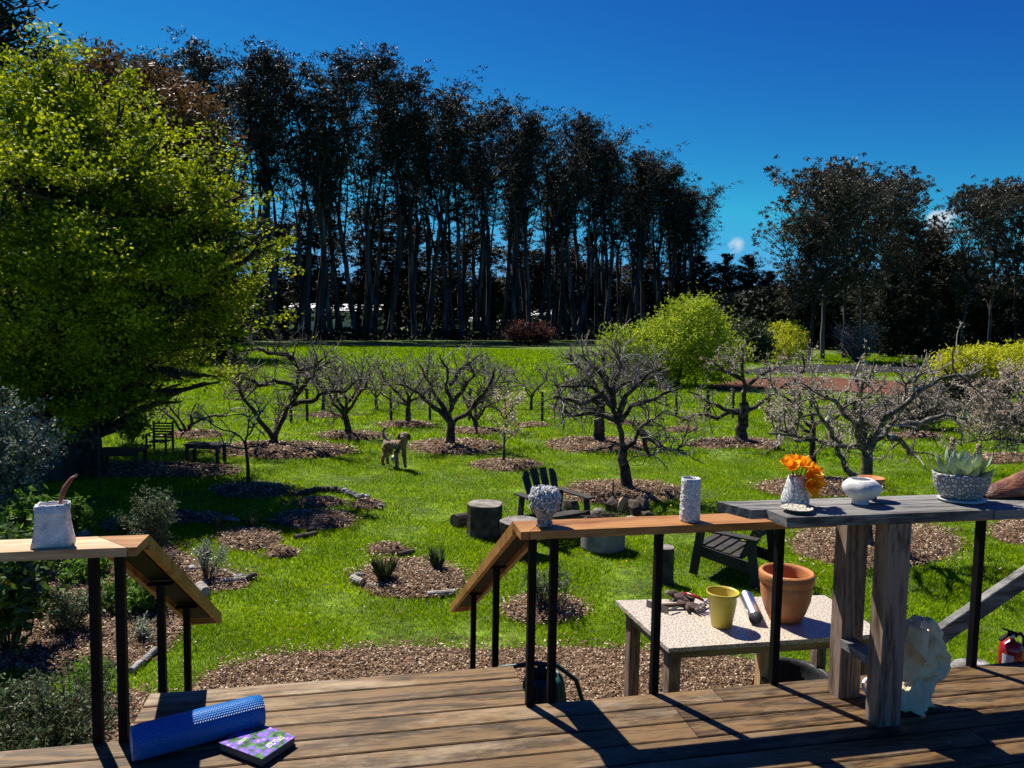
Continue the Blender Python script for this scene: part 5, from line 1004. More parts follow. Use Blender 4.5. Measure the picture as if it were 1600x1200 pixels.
edge_log(340, 812, 372, 815, .03, 'palelog', 'pale stick at the left bed nearest the strappy clumps')
edge_log(308, 735 + 70, 318, 812, .03, 'palelog', 'small pale stub near the forked branch')
for i in range(17):
    s = i / 16; x = 465 + 108 * s; y = 776 - 11 * math.sin(math.pi * min(1, s * 1.1)) + 4 * s
    edge_stone(x, y, .075 + .02 * rnd.random(), 'log' if i < 11 else 'stone', 'rough stone %s from the left in the curved row' % ['one', 'two', 'three', 'four', 'five', 'six', 'seven', 'eight', 'nine', 'ten', 'eleven', 'twelve', 'thirteen', 'fourteen', 'fifteen', 'sixteen', 'seventeen'][i])
for (x, y, s, lab) in ((342, 808, .07, 'pale stone beside the strappy clumps'), (585, 790, .07, 'grey stone right of the curved stone row'), (594, 794, .06, 'small pale stone beyond the curved row end'), (375, 905, .06, 'pale stone at the far tip of the left mulch'), (318, 868, .1, 'pointed grey stone at the top of the left mulch'), (300, 892, .07, 'rounded dark stone in the left mulch'), (648, 735 + 145, .05, 'small stone inside the oval bed edge'), (560, 905, .08, 'pale lump of stone at the oval bed tip'), (130, 838, .09, 'dark stone beside the far left mulch patch')):
    edge_stone(x, y, s, 'stone', lab)
P = G(240, 812); t = thing('forked_branch', 'dark forked dead branch arching over a small mulch patch', 'branch', P); mb = MB()
k_ = P.y / F_PX; mb.tube([(0, 0, .03), (12 * k_, 0, 10 * k_), (22 * k_, .05, 20 * k_), (40 * k_, .1, 13 * k_), (54 * k_, .1, 4 * k_), (56 * k_, .1, -.02)], [.045, .035, .022, .018, .03, .035], 8); mb.tube([(12 * k_, 0, 10 * k_), (28 * k_, -.03, 8 * k_)], [.02, .01], 6); part('branch', mb, mM['log'], t, True)

# ------------------------------------------------------------------ dog
def dog():
    P = G(616, 730); P.z = 0
    t = thing('dog', 'curly brown dog standing on the lawn, head turned to the deck, tail curled up', 'dog', P, R_(-38))
    J = {'pelvis': (-.22, 0, .50, .105), 'belly': (-.04, 0, .475, .10), 'chest': (.16, 0, .46, .125), 'wither': (.24, 0, .53, .10), 'neck': (.30, 0, .63, .075), 'skull': (.33, -.04, .71, .095), 'brow': (.365, -.085, .70, .062), 'muzzle': (.385, -.125, .675, .046), 'nose': (.393, -.15, .668, .036),
         'tail1': (-.31, 0, .56, .035), 'tail2': (-.345, 0, .66, .028), 'tail3': (-.33, 0, .76, .034), 'tail4': (-.27, 0, .80, .040), 'tail5': (-.235, 0, .765, .03)}
    E_ = [('pelvis', 'belly'), ('belly', 'chest'), ('chest', 'wither'), ('wither', 'neck'), ('neck', 'skull'), ('skull', 'brow'), ('brow', 'muzzle'), ('muzzle', 'nose'), ('pelvis', 'tail1'), ('tail1', 'tail2'), ('tail2', 'tail3'), ('tail3', 'tail4'), ('tail4', 'tail5')]
    for s, n_ in ((1, 'L'), (-1, 'R')):
        fx_ = .03 * s
        J['sh' + n_] = (.20, .075 * s, .40, .070); J['el' + n_] = (.165 + fx_, .085 * s, .29, .048); J['wr' + n_] = (.195 + fx_, .085 * s, .14, .036); J['fp' + n_] = (.20 + fx_, .085 * s, .035, .036); J['ft' + n_] = (.245 + fx_, .085 * s, .025, .028)
        E_ += [('chest', 'sh' + n_), ('sh' + n_, 'el' + n_), ('el' + n_, 'wr' + n_), ('wr' + n_, 'fp' + n_), ('fp' + n_, 'ft' + n_)]
        J['hp' + n_] = (-.23, .075 * s, .42, .080); J['kn' + n_] = (-.165 - fx_, .09 * s, .30, .058); J['hk' + n_] = (-.29 - fx_, .09 * s, .185, .036); J['hf' + n_] = (-.275 - fx_, .09 * s, .04, .034); J['ht' + n_] = (-.225 - fx_, .09 * s, .025, .028)
        E_ += [('pelvis', 'hp' + n_), ('hp' + n_, 'kn' + n_), ('kn' + n_, 'hk' + n_), ('hk' + n_, 'hf' + n_), ('hf' + n_, 'ht' + n_)]
    names = list(J); me = bpy.data.meshes.new('body'); me.from_pydata([J[k][:3] for k in names], [(names.index(a), names.index(b)) for a, b in E_], [])
    o = link('body', me, t); md = o.modifiers.new('skin', 'SKIN'); sv = me.skin_vertices[0].data
    for i, k in enumerate(names): f_ = 1.06; sv[i].radius = (J[k][3] * f_, J[k][3] * f_); sv[i].use_root = (k == 'pelvis')
    md.use_smooth_shade = True; md.branch_smoothing = .6
    s2 = o.modifiers.new('sub', 'SUBSURF'); s2.levels = s2.render_levels = 3
    tx = bpy.data.textures.new('curl', 'CLOUDS'); tx.noise_scale = .035; tx.noise_depth = 2; d = o.modifiers.new('curls', 'DISPLACE'); d.texture = tx; d.strength = .035; d.mid_level = .5
    m = mat('curly_brown_coat', [(0.08, 0.032, 0.011), (0.21, 0.095, 0.033), (0.44, 0.24, 0.095)], 26, 0.9, 1.5, 70, fine=.2); m.node_tree.nodes['Principled BSDF'].inputs['Sheen Weight'].default_value = .6
    me.materials.append(m)
    me_m = mat('dark_curly_ear', [(0.06, 0.028, 0.012), (0.13, 0.065, 0.03)], 30, 0.9, 1.5, 70)
    for s in (-1, 1):
        mb = MB(); c = Vector((.335, -.05, .70)); side = Vector((.75 * .0 + math.cos(R_(38)) * s * .0, 0, 0))
        fwd = Vector((.40, -.62, 0)).normalized(); lat = Vector((-fwd.y, fwd.x, 0)) * s; e0 = c + lat * .078 + Vector((0, 0, -.025)) - fwd * .01
        e0 = e0 + lat * .022; mb.ball(e0, (.036, .040, .072), 12, 8, Matrix.Rotation(0.25 * s, 3, 'X')); part('ear', mb, me_m, t, True)
        mb = MB(); mb.ball(c + fwd * .098 + lat * .034 + Vector((0, 0, .028)), .012, 8, 6); part('eye', mb, mM['steel'], t, True)
    mb = MB(); mb.ball((.400, -.190, .682), (.020, .018, .016), 10, 7); part('nose', mb, mM['steel'], t, True)
    mb = MB(); mb.ball((.392, -.150, .675), (.048, .046, .040), 12, 8); part('muzzle', mb, mat('greying_muzzle', [(0.22, 0.15, 0.10), (0.36, 0.28, 0.21)], 30, 0.9, 1, 60), t, True)
dog()
P = G(617, 722); t = thing('play_ball', 'small white and blue ball lying on the grass behind the dog', 'ball', (P.x, P.y, .075)); mb = MB(); mb.ball((0, 0, 0), .085, 18, 12); part('ball', mb, mat('white_blue_ball', [(0.12, 0.14, 0.30), (0.7, 0.7, 0.72)], 6, .5, contrast=(.42, .5)), t, True)

# ------------------------------------------------------------------ trees: maple and other crowns built from leaf sprays
def crown_tree(name, label, base, blobs, Y0, m, n_spray, per, leaf, sprayL, trunk=None, cat='tree', group=None, surf=.55, up=.25, droop=0.0, flat=.5, bark='bark', limb=True, tr=.2, zmin=.3, ratio=.75, void=None, side_w=.26):
    """blobs: (x, y, rx, ry, depth offset) measured on the photograph at depth Y0 -> ellipsoids in metres"""
    base = Vector(base); t = thing(name, label, cat, base, 0, group); k = Y0 / F_PX; Cs = []
    for b in blobs:
        c = at(b[0], b[1], Y0 + (b[4] if len(b) > 4 else 0)); Cs.append((np.array(c - base), np.array([b[2] * k, min(b[2], b[3] * 1.6) * k * (b[5] if len(b) > 5 else .95), b[3] * k])))
    vol = np.array([r.prod() ** .60 for _, r in Cs]); vol = vol / vol.sum(); C, Dr, tb = [], [], Tubes()
    pick = rng.choice(len(Cs), n_spray, p=vol); P0 = np.zeros((n_spray, 3)); DD = np.zeros((n_spray, 3))
    for i, bi in enumerate(pick):
        c, r = Cs[bi]; d = rng.normal(size=3); d /= np.linalg.norm(d); s = (surf + (1 - surf) * rng.random()) ** .6 if rng.random() < .8 else rng.random() ** .5
        s *= 1 + .16 * mn.noise(Vector(d * 2.3 + c)); P0[i] = c + d * r * s; dd = d + rng.normal(0, .45, 3) + np.array([0, 0, up]); DD[i] = dd / np.linalg.norm(dd)
    ok = P0[:, 2] > zmin
    if void: ok &= np.array([mn.noise(Vector(p * np.array([1, 1, 1.7])) * void[0]) > void[1] for p in P0])
    P0, DD = P0[ok], DD[ok]; n = len(P0)
    q = rng.uniform(0, 1, (n, per, 1)); L = sprayL * rng.uniform(.3, 1.35, (n, 1, 1)); side = rng.normal(0, 1, (n, per, 3)) * np.array([1, 1, .32]); C = P0[:, None] + DD[:, None] * q * L + side * L * side_w * (1.1 - q * .6)
    C[:, :, 2] -= droop * q[:, :, 0] ** 2 * L[:, :, 0]
    C = C.reshape(-1, 3); Dr = np.repeat(DD, per, 0); Dr[:, 2] -= droop * 1.5
    V, F = leaf_quads(C, leaf * rng.uniform(.6, 1.25, len(C)), leaf * ratio * rng.uniform(.6, 1.2, len(C)), Dr * .8, flat); link('crown', np_mesh('crown', V, F, mM[m]), t)
    TT = Tubes(); H = max(c[2] for c, _ in Cs); tx = np.array([0, 0, 0.0]); top = max(Cs, key=lambda e: e[0][2])[0]
    tp = limb_path((0, 0, -.1), (top[0], top[1], top[2]), 12, .05); TT.add(tp, tr * np.linspace(1.15, .12, 13) , 10)
    if limb:
        for c, r in Cs:
            for _ in range(3 if limb is True else limb):
                e_ = c + rng.normal(0, .45, 3) * r; s0 = tp[int(rng.integers(2, 9))] if c[2] > H * .35 else tp[int(rng.integers(1, 4))]
                LP = limb_path(s0, e_, 8, .12, .05); TT.add(LP, tr * .36 * np.linspace(1, .12, 9), 6)
                for _2 in range(4): j = rng.integers(3, 8); TT.add(limb_path(LP[j], LP[j] + rng.normal(0, .35, 3) * r + (c - LP[j]) * .4, 5, .15), tr * .12 * np.linspace(1, .2, 6), 4)
    link('trunk', TT.mesh('trunk', mM[bark], True), t); return t
YM = G(125, 735).y
MB_ = [(82, 100, 10, 30, 0), (88, 165, 42, 45, 0), (100, 215, 82, 55, 0), (20, 235, 80, 60, -.5), (165, 250, 70, 45, .3), (215, 290, 40, 40, -.6), (90, 330, 130, 80, -1.2), (300, 330, 62, 40, -.4), (365, 370, 52, 14, -.6), (330, 300, 30, 18, -.5), (408, 352, 26, 10, -.5), (418, 378, 26, 7, -.6), (385, 300, 12, 10, -.4), (375, 440, 30, 16, .2), (358, 520, 26, 18, .2), (120, 118, 14, 12, 0), (195, 168, 22, 14, .2), (245, 215, 18, 14, .1), (60, 610, 60, 26, -.8), (170, 600, 60, 22, -1.0), (120, 640, 50, 16, -1.2), (20, 590, 60, 30, -.6), (330, 600, 30, 16, .2), (270, 415, 90, 62, 0), (330, 490, 40, 40, .2), (190, 450, 130, 85, -1.2), (50, 450, 130, 100, -1.0), (225, 545, 85, 30, 0), (90, 540, 80, 40, .4), (-70, 330, 90, 110, 0), (290, 590, 55, 26, .5), (60, 330, 120, 90, 2.6), (180, 430, 120, 90, 2.6), (0, 480, 130, 90, 2.8), (200, 560, 110, 60, 2.4)]  # last four blobs, at the far side, added to keep sun off the crown
b = G(125, 735)
crown_tree('maple_tree', 'big spreading maple in yellow-green spring leaf filling the left side', (b.x, b.y, 0), MB_, YM, 'maple_leaf', 1120, 180, .078, .72, tr=.40, surf=.35, flat=.9, up=.35, side_w=.33)
# long feathery leader shoots on the maple's outline belong to the tree's neighbour silhouettes
YW = G(1050, 602).y; b = G(1055, 602)
crown_tree('willow_bush', 'broad bright lime-green willow bush beyond the orchard, right of centre', b, [(1082, 515, 52, 40, 0), (1050, 545, 68, 45, 0), (1000, 555, 50, 38, 0), (1115, 555, 48, 42, .3), (965, 548, 26, 26, 0), (1060, 582, 78, 24, -.4), (1000, 585, 35, 18, -.3), (1085, 485, 24, 16, 0)], YW, 'willow', 2400, 12, .19, .75, tr=.16, up=.7, ratio=.4)
b = G(1222, 562); crown_tree('willow_tree', 'small yellow willow left of the pale eucalyptus trunks', b, [(1222, 528, 27, 25), (1212, 540, 22, 18), (1238, 540, 16, 16)], b.y, 'willow_y', 520, 12, .32, 1.5, droop=.9, up=-.2, ratio=.3, tr=.15, cat='tree')
b = G(1172, 566); crown_tree('shrub_tree', 'dull olive rounded shrub between the lime bush and the yellow willow', b, [(1168, 532, 28, 28), (1180, 545, 24, 18)], b.y, 'olive', 520, 12, .28, 1.0, tr=.12, cat='shrub')
b = G(1528, 608); crown_tree('weeping_willow', 'left-hand weeping willow of the yellow-green pair by the pond', b, [(1512, 562, 28, 16), (1545, 560, 24, 16), (1495, 575, 14, 16), (1530, 580, 40, 14)], b.y, 'willow_y', 1500, 12, .26, 1.3, droop=1.1, up=-.3, ratio=.25, tr=.18, zmin=.4)
b = G(1600, 612); crown_tree('weeping_willow', 'right-hand weeping willow of the yellow-green pair, cut by the picture edge', b, [(1598, 558, 28, 18), (1630, 565, 32, 24), (1578, 580, 14, 18)], b.y, 'willow_y', 1300, 12, .26, 1.3, droop=1.1, up=-.3, ratio=.25, tr=.18, zmin=.4)
b = G(828, 541); crown_tree('red_shrub', 'rounded red-leaved shrub at the foot of the eucalyptus row', b, [(812, 522, 13, 9), (845, 523, 12, 9), (830, 532, 22, 5)], b.y, 'redleaf', 420, 12, .38, 1.5, tr=.2, ratio=.5, up=.6, cat='shrub')
b = G(1338, 566); t = thing('bare_shrub', 'leafless grey shrub in front of the right-hand eucalyptus group', 'shrub', b); tb = Tubes()
for _ in range(420):
    a = rng.uniform(0, 6.28); e_ = np.array([math.cos(a) * rng.uniform(.2, 2.9), math.sin(a) * 2, rng.uniform(.8, 4.2)]); q = rng.uniform(0, .5); tb.add(limb_path(e_ * q, e_, 5, .2, .1), np.linspace(.03, .012, 6), 3)
link('twigs', tb.mesh('twigs', mM['twig']), t)

# ---- eucalyptus
def euc_parts(seed, H=40.0, slim=1.0, clumps=80, q_per=42, low=.30, leaf=.62, spread=1.0, mats=('euc_leaf', 'euc_bark'), forks=2, tone=0):
    global rng; keep = rng; rng = np.random.default_rng(seed); TT = Tubes(); C = []
    lean = rng.normal(0, .02, 2); mains = []
    base = limb_path((0, 0, -.3), (lean[0] * H, lean[1] * H, H * rng.uniform(.42, .58)), 8, .035); r0 = H * .0095; TT.add(base, np.linspace(r0 * 1.15, r0 * .72, 9), 8)
    for k in range(forks):
        a = rng.uniform(0, 6.28); tilt = rng.uniform(.03, .14) * spread if k or forks > 1 else 0; s = base[-1] if k == 0 else base[rng.integers(5, 9)]
        top = np.array([base[-1][0] + math.cos(a) * tilt * H, base[-1][1] + math.sin(a) * tilt * H, H * (rng.uniform(.90, .97) if k == 0 else rng.uniform(.74, .93))]); S = limb_path(s, top, 10, .05, .02 * spread); TT.add(S, r0 * (.62 if k == 0 else .45) * np.linspace(1, .16, 11), 6); mains.append(S)
    allp = np.concatenate([base[2:]] + mains)
    for k in range(clumps):
        hz = rng.uniform(low, 1.0) ** (.75) * H; i = np.argmin(np.abs(allp[:, 2] - hz) + rng.uniform(0, H * .05, len(allp))); p = allp[i]; f = p[2] / H
        a = rng.uniform(0, 6.28); out = (rng.uniform(.4, 1.0) * H * .085 * slim * spread) * (1.15 if f > .6 else .55) * (1.0 if f < .9 else .55); e_ = p + np.array([math.cos(a) * out, math.sin(a) * out, out * rng.uniform(.5, 1.7)]); e_[2] = min(e_[2], H * .985)
        TT.add(limb_path(p, e_, 4, .12, -.04), H * .0022 * np.linspace(1, .35, 5), 4); sg = rng.uniform(.5, 1.0) * H * .0235 * (1 if f > .55 else .8); n = int(q_per * rng.uniform(.6, 1.4))
        sub = rng.normal(0, 1, (4, 3)) * sg * np.array([.9, .9, .8]); C.append(e_ + sub[rng.integers(0, 3, n)] * 1.25 + rng.normal(0, .36, (n, 3)) * sg * np.array([1.1, 1.1, .7]))
        if rng.random() < .55: m_ = int(n * .5); q = rng.uniform(.35, 1, (m_, 1)); C.append(p + (e_ - p) * q + rng.normal(0, sg * .5, (m_, 3)) - np.array([0, 0, sg * .6]))
    C = np.concatenate(C); Dn = np.zeros_like(C); Dn[:, 2] = -.9; V, F = leaf_quads(C, leaf * rng.uniform(.6, 1.4, len(C)), leaf * .42 * rng.uniform(.6, 1.3, len(C)), Dn)
    out = (TT.mesh('trunk', mM[mats[1]], True), np_mesh('crown', V, F, mM[mats[0]])); rng = keep; return out
def place_euc(parts, name, label, P, sc_, rz, cat='tree', group=None):
    t = thing(name, label, cat, P, rz, group); t.scale = (sc_[0], sc_[0], sc_[1]) if hasattr(sc_, '__len__') else (sc_,) * 3; link('trunk', parts[0], t); link('crown', parts[1], t); return t
FRONT = [euc_parts(100 + i, 40, rng.uniform(.75, 1.0), int(rng.integers(88, 118)), 58, low=float(rng.uniform(.26, .5)), leaf=.37, forks=int(rng.integers(1, 4)), spread=float(rng.uniform(.6, 1.0))) for i in range(10)]
BACK = [euc_parts(200 + i, 40, 1.15, 130, 40, low=.03, forks=3, leaf=.75) for i in range(4)]
SKX = [100, 180, 250, 290, 350, 400, 432, 470, 500, 530, 570, 605, 640, 670, 700, 740, 800, 850, 890, 925, 960, 1000, 1040, 1080, 1110]
SKY = [85, 80, 92, 54, 52, 66, 46, 72, 76, 90, 82, 104, 104, 126, 150, 164, 160, 170, 182, 196, 228, 234, 262, 290, 345]
def height_at(P, f=1.0):
    d = np.array(P) - np.array([0, 0, EYE]); z = d @ cf; x = 800 + F_PX * (d @ cr) / z; y = np.interp(x, SKX, SKY); return at(x, y, P[1]).z * f, x
ORD = ['leftmost', 'second', 'third', 'fourth', 'fifth', 'sixth', 'seventh', 'eighth', 'ninth', 'tenth', 'eleventh', 'twelfth', 'thirteenth', 'fourteenth', 'fifteenth', 'sixteenth', 'seventeenth', 'eighteenth', 'nineteenth', 'twentieth', 'twenty-first', 'twenty-second', 'twenty-third', 'twenty-fourth', 'twenty-fifth', 'twenty-sixth', 'twenty-seventh', 'twenty-eighth', 'twenty-ninth', 'thirtieth', 'thirty-first', 'thirty-second', 'thirty-third', 'thirty-fourth', 'thirty-fifth', 'thirty-sixth']
A0, A1 = Vector((-50, 108, 0)), Vector((50, 208, 0)); GE = 'tall dark eucalyptus row across the back'; NF = 36
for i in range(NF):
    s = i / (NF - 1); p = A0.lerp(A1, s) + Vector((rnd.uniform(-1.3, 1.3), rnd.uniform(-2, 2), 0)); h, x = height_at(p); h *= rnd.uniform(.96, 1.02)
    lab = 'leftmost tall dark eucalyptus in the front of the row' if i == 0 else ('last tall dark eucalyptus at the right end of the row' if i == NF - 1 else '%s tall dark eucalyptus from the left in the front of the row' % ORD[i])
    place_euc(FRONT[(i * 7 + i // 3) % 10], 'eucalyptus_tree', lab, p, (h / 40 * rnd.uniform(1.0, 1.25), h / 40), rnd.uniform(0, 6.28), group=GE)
for i in range(34):
    s = (i + .5) / 34; p = A0.lerp(A1, s) + Vector((-3.5 + rnd.uniform(-1.5, 1.5), 6 + rnd.uniform(-2.5, 2.5), 0)); h, x = height_at(p)
    place_euc(FRONT[(i * 3 + 1) % 10], 'eucalyptus_tree', 'slender eucalyptus of the second line, glimpsed between the front trunks', p, (h * 1.05 / 40, h * rnd.uniform(.7, .9) / 40), rnd.uniform(0, 6.28), group='second line of eucalyptus')
for i in range(44):
    s = (i % 22 + .2 + .5 * (i // 22)) / 22; p = A0.lerp(A1, s) + Vector((-9 + rnd.uniform(-2, 2), 14 + 9 * (i // 22) + rnd.uniform(-3, 3), 0)); h, x = height_at(p)
    place_euc(BACK[i % 4], 'eucalyptus_tree', 'short leafy eucalyptus in the dark back line of the grove', p, (h * .5 / 40 * 1.5, h * (rnd.uniform(.34, .52) if i < 22 else rnd.uniform(.26, .40)) / 40), rnd.uniform(0, 6.28), group='back line of eucalyptus')
for j, (px, ytop, Y) in enumerate(((118, 92, 135), (150, 80, 140), (188, 78, 140), (222, 92, 138))):
    b = at(px, 500, Y); b.z = 0; h = at(px, ytop, Y).z; place_euc(FRONT[(j * 3 + 2) % 10], 'eucalyptus_tree', '%s dark eucalyptus crown showing above the maple top' % ORD[j] if j else 'leftmost dark eucalyptus crown showing above the maple top', b, (h / 40, h / 40), j * 1.7, group='eucalyptus crowns above the maple')
for px, ytop, Y, lab in ((1068, 285, 200, 'wide-crowned dark eucalyptus just before the right end of the row'), (1088, 312, 205, 'spreading dark eucalyptus at the sloping right end of the row'), (1108, 392, 212, 'lowest dark eucalyptus, past the right end of the row')):
    b = at(px - 14, 500, Y); b.z = 0; h = at(px, ytop, Y).z; place_euc(FRONT[int(px) % 10], 'eucalyptus_tree', lab, b, (h / 40 * 1.5, h / 40), px, group=GE)
# right-hand group with pale trunks
RG = [euc_parts(300 + i, 18, 1.5, 230, 62, low=.2, forks=3 + i % 2, leaf=.27, spread=1.55, mats=('euc_leaf2', 'euc_bark')) for i in range(4)]
for j, (px, by, ytop, lab) in enumerate(((1232, 562, 345, 'low left-leaning eucalyptus at the left of the right-hand group'), (1262, 564, 292, 'tall eucalyptus with paired trunks in the right-hand group'), (1285, 562, 270, 'tallest eucalyptus, crown peak of the right-hand group'), (1318, 560, 280, 'eucalyptus just right of the right-hand group peak'), (1345, 558, 292, 'slim eucalyptus behind the leafless grey shrub'), (1375, 556, 318, 'eucalyptus on the falling right shoulder of the group'), (1410, 556, 345, 'eucalyptus with a bent pale trunk at the group right end'))):
    b = G(px, by); h = at(px, ytop, b.y).z; place_euc(RG[j % 4], 'eucalyptus_tree', lab, b, (h / 18 * (1.15 if j < 3 else .95), h / 18), j * 1.3 + .4, group='right-hand eucalyptus group')
for j, (px, by, ytop, lab) in enumerate(((1498, 560, 318, 'eucalyptus with rounded crown at the left of the far right clump'), (1545, 560, 296, 'eucalyptus in the middle of the far right clump'), (1585, 560, 290, 'tall eucalyptus of the far right clump beside the picture edge'), (1640, 560, 292, 'eucalyptus of the far right clump cut by the picture edge'))):
    b = G(px, by); h = at(px, ytop, b.y).z; place_euc(RG[(j + 1) % 4], 'eucalyptus_tree', lab, b, (h / 18 * .95, h / 18), j * 2.1 + 1, group='far right eucalyptus clump')

def conifer_parts(seed, H=15.0, W=5.0, tiers=26, leaf=.5, droop=.1):
    global rng; keep = rng; rng = np.random.default_rng(seed); TT = Tubes(); TT.add(limb_path((0, 0, -.2), (0, 0, H * .96), 8, .02), H * .013 * np.linspace(1, .1, 9), 7); C, Dr = [], []
    for k in range(tiers * 9):
        f = rng.uniform(.0, 1) ** 1.1; z = H * f; R_t = W * (1 - f) ** .62 * rng.uniform(.6, 1.1) + .25; a = rng.uniform(0, 6.28); d = np.array([math.cos(a), math.sin(a), .28 + .3 * f]); e_ = np.array([0, 0, z]) + d * R_t; S = limb_path((0, 0, z), e_, 5, .08, -.05); TT.add(S, H * .0035 * np.linspace(1, .3, 6), 4)
        n = int(14 + R_t * 16); q = rng.uniform(.2, 1.03, (n, 1)); p = np.array([0, 0, z]) + (e_ - np.array([0, 0, z])) * q + rng.normal(0, 1, (n, 3)) * np.array([.33, .33, .13]) * (.4 + R_t * .22); C.append(p); Dr.append(np.repeat(d[None], n, 0))
    C = np.concatenate(C); Dr = np.concatenate(Dr); V, F = leaf_quads(C, leaf * rng.uniform(.6, 1.5, len(C)), leaf * .34 * rng.uniform(.6, 1.3, len(C)), Dr * 1.3, .5); out = (TT.mesh('trunk', mM['bark'], True), np_mesh('crown', V, F, mM['conifer'])); rng = keep; return out
CN = [conifer_parts(400 + i) for i in range(4)]
for j, (px, by, ytop, Y, w, lab) in enumerate(((1010, 0, 418, 215, 1.5, 'dark cypress at the right foot of the eucalyptus row, first of its line'), (1052, 0, 405, 210, 1.4, 'dark cypress behind the lime bush, second of its line'), (1092, 0, 402, 205, 1.4, 'dark cypress behind the lime bush right shoulder'), (1130, 0, 398, 200, 1.35, 'dark cypress below the small white cloud, left one'), (1165, 0, 400, 195, 1.35, 'dark cypress below the small white cloud, right one'), (1198, 0, 425, 190, 1.3, 'dark cypress between the cloud and the right-hand eucalyptus group'),
    (1392, 0, 372, 112, 1.3, 'dark cypress behind the right shoulder of the eucalyptus group'), (1425, 0, 352, 108, 1.35, 'tallest dark cypress in the gap between the two right groups'), (1455, 0, 362, 104, 1.4, 'broad black cypress right of the tallest gap cypress'), (1490, 0, 395, 100, 1.4, 'broad black cypress behind the weeping willows, left one'), (1530, 0, 420, 98, 1.3, 'black cypress directly behind the left weeping willow'), (1570, 0, 430, 96, 1.3, 'black cypress between the two weeping willows'), (1615, 0, 420, 95, 1.3, 'black cypress cut by the picture edge'), (1360, 0, 440, 115, 1.2, 'low dark cypress seen between the pale eucalyptus trunks'), (1250, 0, 455, 150, 1.6, 'far low cypress left of the paired eucalyptus trunks'), (1300, 0, 460, 150, 1.6, 'far low cypress behind the leafless grey shrub'), (1215, 0, 440, 130, 1.5, 'dark cypress behind the yellow willow'), (1275, 0, 430, 125, 1.4, 'dark cypress between the paired pale trunks'), (1330, 0, 418, 122, 1.4, 'dark cypress behind the bare grey shrub, its near one'), (1390, 0, 430, 90, 1.2, 'near black cypress at the right-hand group foot'), (1440, 0, 440, 88, 1.3, 'near black cypress left of the weeping willows'))):
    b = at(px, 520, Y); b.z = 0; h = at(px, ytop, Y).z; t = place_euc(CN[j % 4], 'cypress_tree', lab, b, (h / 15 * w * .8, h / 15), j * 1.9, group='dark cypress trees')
CN.append(conifer_parts(455, 15, 4.2, 30, .34))
CN[4] = conifer_parts(455, 17, 5.6, 46, .32); place_euc(CN[4], 'cypress_tree', 'dark cypress with layered sprays behind the maple at the top corner', Vector((-19.6, 26.5, 0)), 1.0, .7)
b = at(250, 520, 62); b.z = 0; crown_tree('rusty_tree', 'rust-tinged dark leafy tree behind the maple top', b, [(250, 190, 80, 70), (180, 150, 60, 45), (300, 260, 60, 80), (215, 290, 100, 110), (325, 360, 45, 80), (150, 130, 40, 30), (230, 420, 100, 80)], 62, 'rust', 2400, 12, .5, 2.0, tr=.45, surf=.5, ratio=.5)
for j, (px, ytop, w, Y) in enumerate(((-70, 330, 1.3, 22), (10, 400, 1.2, 20), (75, 420, 1.2, 21), (125, 470, 1.0, 23), (190, 400, 1.6, 50), (270, 420, 1.5, 52), (340, 440, 1.3, 55))):  # nearest evergreens are added, to darken the lower maple and block low light
    b = at(px, 520, Y); b.z = 0; h = at(px, ytop, Y).z; place_euc(CN[j % 4], 'cypress_tree', 'dark bushy evergreen behind the maple crown, the near ones added to darken it', b, (h / 15 * w, h / 15), j * 2.3, group='evergreens behind the maple')

# undergrowth at the foot of the grove: nobody could count it
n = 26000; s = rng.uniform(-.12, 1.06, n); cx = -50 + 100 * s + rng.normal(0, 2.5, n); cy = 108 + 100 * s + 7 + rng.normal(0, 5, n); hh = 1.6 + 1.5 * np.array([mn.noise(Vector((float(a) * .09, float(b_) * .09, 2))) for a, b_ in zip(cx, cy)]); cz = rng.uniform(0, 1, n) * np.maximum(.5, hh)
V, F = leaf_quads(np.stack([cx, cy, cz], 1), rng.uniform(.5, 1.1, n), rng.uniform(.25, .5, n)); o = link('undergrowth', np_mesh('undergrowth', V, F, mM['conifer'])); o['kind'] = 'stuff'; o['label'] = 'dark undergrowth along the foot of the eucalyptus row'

n = 100000; cx = rng.uniform(-330, 420, n); cy = 285 + rng.normal(0, 10, n) + .06 * np.abs(cx); hh = 20 + 6 * np.array([mn.noise(Vector((float(a) * .035, 5, 0))) + .5 * mn.noise(Vector((float(a) * .12, 8, 0))) for a in cx]); cz = rng.uniform(0, 1, n) ** .8 * hh
V, F = leaf_quads(np.stack([cx, cy, cz], 1), rng.uniform(1.5, 3, n), rng.uniform(.8, 1.5, n)); o = link('far_forest', np_mesh('far_forest', V, F, mM['conifer'])); o['kind'] = 'stuff'; o['label'] = 'far dark wood closing the horizon behind all the groves'

n = 42000; cx = rng.uniform(36, 118, n); cy = 132 + rng.normal(0, 5, n) - .12 * (cx - 36); hh = 10.5 + 3 * np.array([mn.noise(Vector((float(a) * .09, 15, 0))) + .6 * mn.noise(Vector((float(a) * .3, 8, 4))) for a in cx]); cz = rng.uniform(0, 1, n) ** .8 * hh
V, F = leaf_quads(np.stack([cx, cy, cz], 1), rng.uniform(.6, 1.4, n), rng.uniform(.3, .7, n)); o = link('dark_wood', np_mesh('dark_wood', V, F, mM['conifer'])); o['kind'] = 'stuff'; o['label'] = 'dark wood behind the right-hand tree groups'

